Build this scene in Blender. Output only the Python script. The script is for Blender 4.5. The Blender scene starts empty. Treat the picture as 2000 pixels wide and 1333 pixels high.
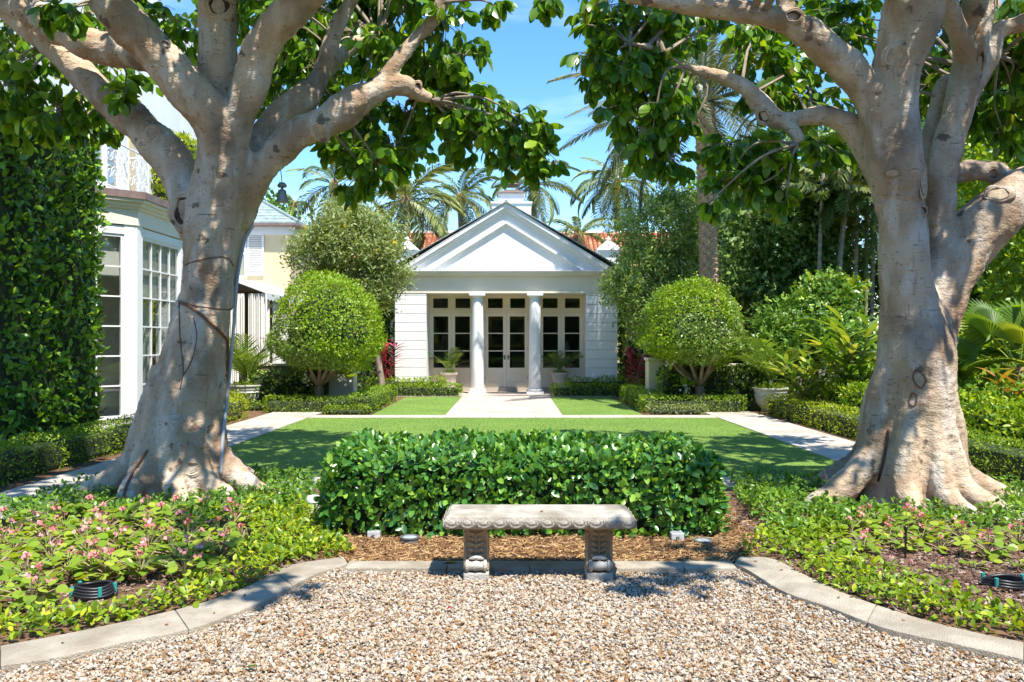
import bpy, bmesh, math
import numpy as np
from mathutils import Vector, Matrix, noise as mnoise
from mathutils.bvhtree import BVHTree

# ------------------------------------------------------------------ camera, sky, sun, exposure
scene = bpy.context.scene
COL = scene.collection
CAM_H, F, CXP, HORIZ = 1.55, 1600.0, 1000.0, 668.0
cam_d = bpy.data.cameras.new('camera'); cam = bpy.data.objects.new('camera', cam_d); COL.objects.link(cam)
cam.location = (0, 0, CAM_H); cam.rotation_euler = (math.radians(90), 0, 0)
cam_d.sensor_width = 36; cam_d.lens = 36 * F / 2000; cam_d.shift_y = 1.5 / 2000
cam_d.clip_start = 0.05; cam_d.clip_end = 3000
scene.camera = cam
SUN = Vector((0.30, -0.42, 1.0)).normalized()
EL = math.asin(SUN.z); AZ = math.atan2(SUN.x, SUN.y)
world = bpy.data.worlds.new('World'); scene.world = world; world.use_nodes = True
wn, wl = world.node_tree.nodes, world.node_tree.links
wn.clear()
sky = wn.new('ShaderNodeTexSky'); sky.sky_type = 'NISHITA'; sky.sun_disc = False
sky.sun_elevation = EL; sky.sun_rotation = AZ
sky.air_density = 1.0; sky.dust_density = 0.0; sky.ozone_density = 1.8; sky.altitude = 0
bg = wn.new('ShaderNodeBackground'); bg.inputs['Strength'].default_value = 0.15
wo = wn.new('ShaderNodeOutputWorld')
tc = wn.new('ShaderNodeTexCoord'); mp = wn.new('ShaderNodeMapping'); mp.inputs['Scale'].default_value = (2.2, 2.2, 9)
nz = wn.new('ShaderNodeTexNoise'); nz.inputs['Scale'].default_value = 1.6; nz.inputs['Detail'].default_value = 6; nz.inputs['Roughness'].default_value = 0.55
cr = wn.new('ShaderNodeValToRGB'); cr.color_ramp.elements[0].position = 0.54; cr.color_ramp.elements[1].position = 0.88
cr.color_ramp.elements[1].color = (.4, .4, .4, 1)
mx = wn.new('ShaderNodeMix'); mx.data_type = 'RGBA'; mx.inputs['B'].default_value = (6.2, 6.6, 7.2, 1)
hs = wn.new('ShaderNodeHueSaturation'); hs.inputs['Saturation'].default_value = 1.3
wl.new(tc.outputs['Generated'], mp.inputs['Vector']); wl.new(mp.outputs['Vector'], nz.inputs['Vector'])
wl.new(nz.outputs['Fac'], cr.inputs['Fac']); wl.new(cr.outputs['Color'], mx.inputs['Factor'])
wl.new(sky.outputs['Color'], hs.inputs['Color']); wl.new(hs.outputs['Color'], mx.inputs['A'])
wl.new(mx.outputs['Result'], bg.inputs['Color']); wl.new(bg.outputs['Background'], wo.inputs['Surface'])
sd = bpy.data.lights.new('sun', 'SUN'); sd.energy = 4.5; sd.angle = math.radians(0.55); sd.color = (1.0, 0.95, 0.86)
sun = bpy.data.objects.new('sun', sd); COL.objects.link(sun); sun.location = (5, -5, 20)
sun.rotation_euler = (-SUN).to_track_quat('-Z', 'Y').to_euler()
vs = scene.view_settings
vs.view_transform = 'Standard'; vs.look = 'None'; vs.exposure = 1.05; vs.gamma = 1.0; vs.use_curve_mapping = False
scene.cycles.max_bounces = 7; scene.cycles.diffuse_bounces = 4; scene.cycles.glossy_bounces = 2
scene.cycles.transmission_bounces = 3; scene.cycles.transparent_max_bounces = 8
scene.cycles.caustics_reflective = False; scene.cycles.caustics_refractive = False
scene.cycles.sample_clamp_indirect = 6

# ------------------------------------------------------------------ helpers
def P(px, py, Y): return np.array(((px - CXP) * Y / F, Y, CAM_H + (HORIZ - py) * Y / F))
def G(px, py, h=0.0):
    Y = (CAM_H - h) * F / (py - HORIZ); return np.array(((px - CXP) * Y / F, Y, h))
def unit(v): return v / (np.linalg.norm(v, axis=-1, keepdims=True) + 1e-9)
def rvec(rng, n): return unit(rng.normal(size=(n, 3)))

def tag(o, label=None, cat=None, group=None, kind=None):
    if label: o['label'] = label
    if cat: o['category'] = cat
    if group: o['group'] = group
    if kind: o['kind'] = kind
    return o
def empty(name, loc=(0, 0, 0), rz=0, sc=1, label=None, cat=None, group=None, kind=None):
    o = bpy.data.objects.new(name, None); COL.objects.link(o); o.location = loc; o.rotation_euler = (0, 0, rz); o.scale = (sc,) * 3
    o.empty_display_size = 0.1
    return tag(o, label, cat, group, kind)
def link(name, me, mat=None, parent=None, world=True):
    """world=True: the mesh is in world coordinates although parented"""
    if mat and not me.materials: me.materials.append(mat)
    o = bpy.data.objects.new(name, me); COL.objects.link(o)
    if parent is not None:
        o.parent = parent
        if world:
            l = Vector((0, 0, 0)); p = parent
            while p is not None: l += p.location; p = p.parent
            o.location = -l
    return o
def copy_tree(o, parent=None):
    c = o.copy(); COL.objects.link(c); c.parent = parent
    for ch in list(o.children): copy_tree(ch, c)
    return c

def mesh_np(name, V, tris=None, quads=None, smooth=True, rnd=None):
    me = bpy.data.meshes.new(name)
    tris = np.zeros((0, 3), int) if tris is None else tris
    quads = np.zeros((0, 4), int) if quads is None else quads
    nt, nq = len(tris), len(quads)
    me.vertices.add(len(V)); me.vertices.foreach_set('co', np.asarray(V, np.float32).ravel())
    me.loops.add(nt * 3 + nq * 4)
    me.loops.foreach_set('vertex_index', np.concatenate([tris.ravel(), quads.ravel()]).astype(np.int32))
    me.polygons.add(nt + nq)
    st = np.concatenate([np.arange(nt) * 3, nt * 3 + np.arange(nq) * 4]).astype(np.int32)
    me.polygons.foreach_set('loop_start', st)
    me.polygons.foreach_set('use_smooth', np.full(nt + nq, smooth))
    me.update(calc_edges=True)
    if rnd is not None:
        a = me.attributes.new('rnd', 'FLOAT', 'POINT'); a.data.foreach_set('value', np.asarray(rnd, np.float32))
    return me

class T:
    """a template: vertices, triangles and quads"""
    def __init__(s, V, tris=(), quads=()):
        s.V = np.array(V, float); s.t = np.array(tris, int).reshape(-1, 3); s.q = np.array(quads, int).reshape(-1, 4)
    def mesh(s, name, smooth=True): return mesh_np(name, s.V, s.t, s.q, smooth)
def scatter(name, tpl, M, pos, rnd=None, smooth=True):
    N, nv = len(pos), len(tpl.V)
    V = (np.einsum('nij,vj->nvi', M, tpl.V) + pos[:, None, :]).reshape(-1, 3)
    off = (np.arange(N) * nv)[:, None, None]
    t = (tpl.t[None] + off).reshape(-1, 3); q = (tpl.q[None] + off).reshape(-1, 4)
    return mesh_np(name, V, t, q, smooth, None if rnd is None else np.repeat(rnd, nv))
def frames(d, up, s):
    x = unit(d); y = unit(np.cross(up, x)); z = np.cross(x, y)
    s = np.asarray(s, float)
    if s.ndim == 1: s = s[:, None]
    return np.stack([x, y, z], axis=2) * s[:, None, :] if s.shape[1] == 3 else np.stack([x, y, z], axis=2) * s[:, :, None]
def leafT(W=0.45, fold=0.12, droop=0.15, st=((.2, .7), (.5, 1), (.8, .66)), pet=0.0):
    V = [(0, 0, 0)]
    for t, w in st:
        xx = pet + t * (1 - pet); z = -droop * t * t; h = w * W / 2
        V += [(xx, h, z + fold * h), (xx, 0, z), (xx, -h, z + fold * h)]
    V.append((1, 0, -droop)); tp = len(V) - 1
    tr = [(0, 2, 1), (0, 3, 2)]; q = []
    for i in range(len(st) - 1):
        a = 1 + 3 * i; b = a + 3
        q += [(a, a + 1, b + 1, b), (a + 1, a + 2, b + 2, b + 1)]
    a = 1 + 3 * (len(st) - 1); tr += [(a, a + 1, tp), (a + 1, a + 2, tp)]
    return T(V, tr, q)
LEAF_HI = leafT(.5, .16, .16, ((.1, .42), (.28, .86), (.52, 1), (.76, .78), (.92, .36)), .08)
LEAF_MD = leafT(.5, .2, .1, ((.25, .8), (.6, 1), (.86, .55)))
LEAF_LO = leafT(.55, .25, .08, ((.45, 1),))
LEAF_LANCE = leafT(.2, .25, .35, ((.15, .6), (.4, 1), (.7, .8)))
LEAF_NARROW = leafT(.33, .2, .12, ((.45, 1),))
LEAF_ROUND = leafT(.95, .1, .12, ((.1, .62), (.35, 1), (.7, .9), (.92, .45)))
FISH = T([(0, 0, 0), (.55, .3, .05), (.75, .1, 0), (1, .28, -.05), (.95, -.05, -.08), (.5, -.2, .04)], [(0, 2, 1), (0, 5, 2), (2, 4, 3)], [])

class MB:
    def __init__(s): s.v = []; s.f = []
    def add(s, V, Fc):
        o = len(s.v); s.v += [tuple(map(float, p)) for p in V]; s.f += [tuple(i + o for i in f) for f in Fc]; return s
    def box(s, x0, x1, y0, y1, z0, z1):
        return s.add([(x0, y0, z0), (x1, y0, z0), (x1, y1, z0), (x0, y1, z0), (x0, y0, z1), (x1, y0, z1), (x1, y1, z1), (x0, y1, z1)],
              [(0, 3, 2, 1), (4, 5, 6, 7), (0, 1, 5, 4), (1, 2, 6, 5), (2, 3, 7, 6), (3, 0, 4, 7)])
    def obox(s, o, ax, ay, az, d):
        """box on an oriented frame: origin o, axes ax ay az, d=(x0,x1,y0,y1,z0,z1)"""
        o, ax, ay, az = map(np.asarray, (o, ax, ay, az))
        x0, x1, y0, y1, z0, z1 = d
        V = [o + ax * x + ay * y + az * z for (x, y, z) in ((x0, y0, z0), (x1, y0, z0), (x1, y1, z0), (x0, y1, z0), (x0, y0, z1), (x1, y0, z1), (x1, y1, z1), (x0, y1, z1))]
        return s.add(V, [(0, 3, 2, 1), (4, 5, 6, 7), (0, 1, 5, 4), (1, 2, 6, 5), (2, 3, 7, 6), (3, 0, 4, 7)])
    def prism(s, poly, y0, y1):
        """polygon in XZ extruded along Y"""
        n = len(poly)
        V = [(x, y0, z) for x, z in poly] + [(x, y1, z) for x, z in poly]
        return s.add(V, [tuple(range(n)), tuple(range(2 * n - 1, n - 1, -1))] + [(i, i + n, (i + 1) % n + n, (i + 1) % n) for i in range(n)])
    def slab(s, poly, z0, z1):
        n = len(poly)
        V = [(p[0], p[1], z0) for p in poly] + [(p[0], p[1], z1) for p in poly]
        return s.add(V, [tuple(range(n - 1, -1, -1)), tuple(range(n, 2 * n))] + [(i, (i + 1) % n, (i + 1) % n + n, i + n) for i in range(n)])
    def lathe(s, prof, c=(0, 0, 0), n=24, flute=0, fd=0, frange=(0, 0)):
        V = []; Fc = []
        for r, z in prof:
            for k in range(n):
                a = 2 * math.pi * k / n; rr = r
                if flute and frange[0] <= z <= frange[1]: rr = r * (1 + fd * math.cos(a * flute))
                V.append((c[0] + rr * math.cos(a), c[1] + rr * math.sin(a), c[2] + z))
        m = len(prof)
        for i in range(m - 1):
            for k in range(n):
                k2 = (k + 1) % n
                Fc.append((i * n + k, i * n + k2, (i + 1) * n + k2, (i + 1) * n + k))
        Fc.append(tuple(range(n - 1, -1, -1))); Fc.append(tuple((m - 1) * n + k for k in range(n)))
        return s.add(V, Fc)
    def tube(s, pts, rad, n=8, cap=True):
        pts = np.asarray(pts, float); m = len(pts)
        rad = np.full(m, rad) if np.isscalar(rad) else np.asarray(rad)
        tg = unit(np.gradient(pts, axis=0))
        u = np.cross(tg[0], (0, 0, 1.0));
        if np.linalg.norm(u) < .1: u = np.cross(tg[0], (0, 1.0, 0))
        u = unit(u); V = []
        ang = np.arange(n) * 2 * math.pi / n
        for i in range(m):
            u = unit(u - tg[i] * np.dot(u, tg[i])); w = np.cross(tg[i], u)
            V += list(pts[i] + rad[i] * (np.cos(ang)[:, None] * u + np.sin(ang)[:, None] * w))
        Fc = [(i * n + k, i * n + (k + 1) % n, (i + 1) * n + (k + 1) % n, (i + 1) * n + k) for i in range(m - 1) for k in range(n)]
        if cap: Fc += [tuple(range(n - 1, -1, -1)), tuple((m - 1) * n + k for k in range(n))]
        return s.add(V, Fc)
    def mesh(s, name, smooth=False, bevel=0, seg=2):
        me = bpy.data.meshes.new(name); me.from_pydata(s.v, [], s.f)
        if bevel:
            bm = bmesh.new(); bm.from_mesh(me)
            bmesh.ops.bevel(bm, geom=[e for e in bm.edges], offset=bevel, segments=seg, affect='EDGES', profile=.6)
            bm.to_mesh(me); bm.free()
        if smooth: me.polygons.foreach_set('use_smooth', np.full(len(me.polygons), True))
        me.update(); return me
    def build(s, name, mat=None, parent=None, smooth=False, bevel=0, seg=2, world=True):
        return link(name, s.mesh(name, smooth, bevel, seg), mat, parent, world)
def autosmooth(o, ang=40):
    me = o.data; me.polygons.foreach_set('use_smooth', np.full(len(me.polygons), True))
    bm = bmesh.new(); bm.from_mesh(me); lim = math.radians(ang)
    for e in bm.edges:
        e.smooth = not (len(e.link_faces) == 2 and e.calc_face_angle(0) > lim)
    bm.to_mesh(me); bm.free(); return o
def spline(pts, n=6):
    pts = np.asarray(pts, float); out = []
    p = np.vstack([2 * pts[0] - pts[1], pts, 2 * pts[-1] - pts[-2]])
    for i in range(1, len(p) - 2):
        for k in range(n):
            t = k / n; a, b, c, d = p[i - 1], p[i], p[i + 1], p[i + 2]
            out.append(.5 * ((2 * b) + (-a + c) * t + (2 * a - 5 * b + 4 * c - d) * t * t + (-a + 3 * b - 3 * c + d) * t ** 3))
    out.append(pts[-1]); return np.array(out)
def in_poly(x, y, poly):
    poly = np.asarray(poly); r = np.zeros(len(x), bool); j = len(poly) - 1
    for i in range(len(poly)):
        xi, yi, xj, yj = *poly[i][:2], *poly[j][:2]
        c = ((yi > y) != (yj > y)) & (x < (xj - xi) * (y - yi) / (yj - yi + 1e-12) + xi)
        r ^= c; j = i
    return r
def sample_poly(rng, poly, dens):
    p = np.asarray(poly)[:, :2]; lo, hi = p.min(0), p.max(0)
    n = int(dens * np.prod(hi - lo)); q = rng.uniform(lo, hi, (n, 2))
    return q[in_poly(q[:, 0], q[:, 1], p)]
def vnoise(p, s, seed=0):
    return np.array([mnoise.noise(Vector((x * s + seed, y * s, z * s))) for x, y, z in p])

# ------------------------------------------------------------------ materials
def newmat(name):
    m = bpy.data.materials.new(name); m.use_nodes = True; n = m.node_tree.nodes; n.clear()
    out = n.new('ShaderNodeOutputMaterial'); b = n.new('ShaderNodeBsdfPrincipled')
    m.node_tree.links.new(b.outputs[0], out.inputs[0]); return m, n, m.node_tree.links, b, out
def c4(c): return (*c, 1)
def pmat(name, c1, c2=None, scale=3, rough=.6, bump=0, bscale=40, metal=0, spec=.5, detail=4, mid=(.35, .65), third=None, stretch=(1, 1, 1), dirt=None):
    m, n, l, b, out = newmat(name)
    b.inputs['Roughness'].default_value = rough; b.inputs['Metallic'].default_value = metal; b.inputs['Specular IOR Level'].default_value = spec
    tc = n.new('ShaderNodeTexCoord'); mp = n.new('ShaderNodeMapping'); mp.inputs['Scale'].default_value = stretch
    l.new(tc.outputs['Object'], mp.inputs['Vector'])
    if c2 is None: b.inputs['Base Color'].default_value = c4(c1)
    else:
        t = n.new('ShaderNodeTexNoise'); t.inputs['Scale'].default_value = scale; t.inputs['Detail'].default_value = detail; t.inputs['Roughness'].default_value = .62
        r = n.new('ShaderNodeValToRGB'); r.color_ramp.elements[0].position = mid[0]; r.color_ramp.elements[1].position = mid[1]
        r.color_ramp.elements[0].color = c4(c1); r.color_ramp.elements[1].color = c4(c2)
        if third: e = r.color_ramp.elements.new(.9); e.color = c4(third)
        l.new(mp.outputs[0], t.inputs['Vector']); l.new(t.outputs['Fac'], r.inputs['Fac']); last = r.outputs['Color']
        if dirt:
            t2 = n.new('ShaderNodeTexNoise'); t2.inputs['Scale'].default_value = scale * .35; t2.inputs['Detail'].default_value = 7
            r2 = n.new('ShaderNodeValToRGB'); r2.color_ramp.elements[0].position = .5; r2.color_ramp.elements[1].position = .72
            l.new(mp.outputs[0], t2.inputs['Vector']); l.new(t2.outputs['Fac'], r2.inputs['Fac'])
            x = n.new('ShaderNodeMix'); x.data_type = 'RGBA'; x.inputs['B'].default_value = c4(dirt)
            l.new(r2.outputs['Color'], x.inputs['Factor']); l.new(last, x.inputs['A']); last = x.outputs['Result']
        l.new(last, b.inputs['Base Color'])
    if bump:
        t = n.new('ShaderNodeTexNoise'); t.inputs['Scale'].default_value = bscale; t.inputs['Detail'].default_value = 5
        bp = n.new('ShaderNodeBump'); bp.inputs['Strength'].default_value = bump; bp.inputs['Distance'].default_value = .02
        l.new(mp.outputs[0], t.inputs['Vector']); l.new(t.outputs['Fac'], bp.inputs['Height']); l.new(bp.outputs[0], b.inputs['Normal'])
    return m
def leafmat(name, cols, rough=.42, trans=.35, spec=.4, tint=(1.5, 1.35, .5)):
    """colour by the leaf's own random value (attribute rnd, or the object's random for single leaves)"""
    m, n, l, b, out = newmat(name)
    at = n.new('ShaderNodeAttribute'); at.attribute_name = 'rnd'; oi = n.new('ShaderNodeObjectInfo')
    ad = n.new('ShaderNodeMath'); ad.operation = 'ADD'; fr = n.new('ShaderNodeMath'); fr.operation = 'FRACT'
    l.new(at.outputs['Fac'], ad.inputs[0]); l.new(oi.outputs['Random'], ad.inputs[1]); l.new(ad.outputs[0], fr.inputs[0])
    r = n.new('ShaderNodeValToRGB'); el = r.color_ramp.elements
    for i, (p, c) in enumerate(cols):
        e = el[i] if i < 2 else el.new(p)
        e.position = p; e.color = c4(c)
    l.new(fr.outputs[0], r.inputs['Fac']); l.new(r.outputs['Color'], b.inputs['Base Color'])
    b.inputs['Roughness'].default_value = rough; b.inputs['Specular IOR Level'].default_value = spec
    if trans:
        tr = n.new('ShaderNodeBsdfTranslucent'); mu = n.new('ShaderNodeMix'); mu.data_type = 'RGBA'; mu.blend_type = 'MULTIPLY'; mu.inputs['Factor'].default_value = 1
        mu.inputs['B'].default_value = c4(tint); l.new(r.outputs['Color'], mu.inputs['A']); l.new(mu.outputs['Result'], tr.inputs['Color'])
        ms = n.new('ShaderNodeMixShader'); ms.inputs[0].default_value = trans
        l.new(b.outputs[0], ms.inputs[1]); l.new(tr.outputs[0], ms.inputs[2]); l.new(ms.outputs[0], out.inputs[0])
    return m
def glassmat(name, tint=(.75, .8, .8), refl=.16):
    m, n, l, b, out = newmat(name); n.remove(b)
    t = n.new('ShaderNodeBsdfTransparent'); t.inputs['Color'].default_value = c4(tint)
    g = n.new('ShaderNodeBsdfGlossy'); g.inputs['Roughness'].default_value = .02
    lw = n.new('ShaderNodeLayerWeight'); fr = n.new('ShaderNodeMath'); fr.operation = 'POWER'; fr.inputs[1].default_value = 4; l.new(lw.outputs['Facing'], fr.inputs[0])
    a = n.new('ShaderNodeMath'); a.operation = 'ADD'; a.inputs[1].default_value = refl; a.use_clamp = True
    ms = n.new('ShaderNodeMixShader'); l.new(fr.outputs[0], a.inputs[0]); l.new(a.outputs[0], ms.inputs[0])
    l.new(t.outputs[0], ms.inputs[1]); l.new(g.outputs[0], ms.inputs[2]); l.new(ms.outputs[0], out.inputs[0]); return m
def barkmat():
    m, n, l, b, out = newmat('ficus_bark'); b.inputs['Roughness'].default_value = .82; b.inputs['Specular IOR Level'].default_value = .25
    tc = n.new('ShaderNodeTexCoord')
    def tex(scale, st=(1, 1, 1), det=5, kind='ShaderNodeTexNoise'):
        mp = n.new('ShaderNodeMapping'); mp.inputs['Scale'].default_value = st; l.new(tc.outputs['Object'], mp.inputs['Vector'])
        t = n.new(kind); t.inputs['Scale'].default_value = scale
        if 'Detail' in t.inputs: t.inputs['Detail'].default_value = det
        l.new(mp.outputs[0], t.inputs['Vector']); return t
    def ramp(src, p0, p1, a, c):
        r = n.new('ShaderNodeValToRGB'); r.color_ramp.elements[0].position = p0; r.color_ramp.elements[1].position = p1
        r.color_ramp.elements[0].color = c4(a); r.color_ramp.elements[1].color = c4(c); l.new(src, r.inputs['Fac']); return r.outputs['Color']
    def mix(f, a, bcol):
        x = n.new('ShaderNodeMix'); x.data_type = 'RGBA'; l.new(f, x.inputs['Factor']); l.new(a, x.inputs['A'])
        if hasattr(bcol, 'links'): l.new(bcol, x.inputs['B'])
        else: x.inputs['B'].default_value = c4(bcol)
        return x.outputs['Result']
    K, Wh = (0, 0, 0), (1, 1, 1)
    base = ramp(tex(2.2, (1, 1, .7), 9).outputs['Fac'], .36, .62, (.36, .235, .14), (.57, .44, .305))
    base = mix(ramp(tex(6, (1, 1, .35), 8).outputs['Fac'], .48, .66, K, (.75, .75, .75)), base, (.62, .55, .455))
    # dark weather stains
    base = mix(ramp(tex(1.3, (1, 1, 1.2), 10).outputs['Fac'], .53, .68, K, (.8, .8, .8)), base, (.17, .125, .09))
    # pale lichen spots of two sizes
    for sc_, lo_, hi_, gs, col in ((19, .22, .3, 2.1, (.70, .63, .50)), (38, .24, .34, 3.3, (.68, .61, .48)), (12, .14, .18, 4.1, (.60, .51, .26)), (70, .26, .36, 5.2, (.68, .62, .51))):
        v = tex(sc_, (1, 1, 1), 2, 'ShaderNodeTexVoronoi'); gate = ramp(tex(gs, (1, 1, 1), 5).outputs['Fac'], .42, .5, K, (.9, .9, .9))
        sp = ramp(v.outputs['Distance'], lo_, hi_, Wh, K)
        mu = n.new('ShaderNodeMix'); mu.data_type = 'RGBA'; mu.blend_type = 'MULTIPLY'; mu.inputs['Factor'].default_value = 1; l.new(sp, mu.inputs['A']); l.new(gate, mu.inputs['B'])
        base = mix(mu.outputs['Result'], base, col)
    # short horizontal lenticels and pits
    d = tex(5, (1, 1, 6), 6); base = mix(ramp(d.outputs['Fac'], .655, .72, K, (.7, .7, .7)), base, (.12, .075, .05))
    d = tex(26, (1, 1, 2.2), 5); base = mix(ramp(d.outputs['Fac'], .63, .7, K, (.8, .8, .8)), base, (.12, .08, .05))
    d = tex(34, (1, 1, .12), 6); base = mix(ramp(d.outputs['Fac'], .58, .74, K, (.5, .5, .5)), base, (.19, .13, .085))
    d2 = tex(6, (1, 1, 1), 10); base = mix(ramp(d2.outputs['Fac'], .645, .69, K, (.85, .85, .85)), base, (.13, .085, .055))
    l.new(base, b.inputs['Base Color'])
    h1 = tex(11, (1, 1, 1.9), 9); h2 = tex(60, (1, 1, 1), 4)
    a = n.new('ShaderNodeMath'); a.operation = 'MULTIPLY_ADD'; a.inputs[1].default_value = .6; l.new(h2.outputs['Fac'], a.inputs[0]); l.new(h1.outputs['Fac'], a.inputs[2])
    bp = n.new('ShaderNodeBump'); bp.inputs['Strength'].default_value = .65; bp.inputs['Distance'].default_value = .025; l.new(a.outputs[0], bp.inputs['Height']); l.new(bp.outputs[0], b.inputs['Normal'])
    return m
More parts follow.
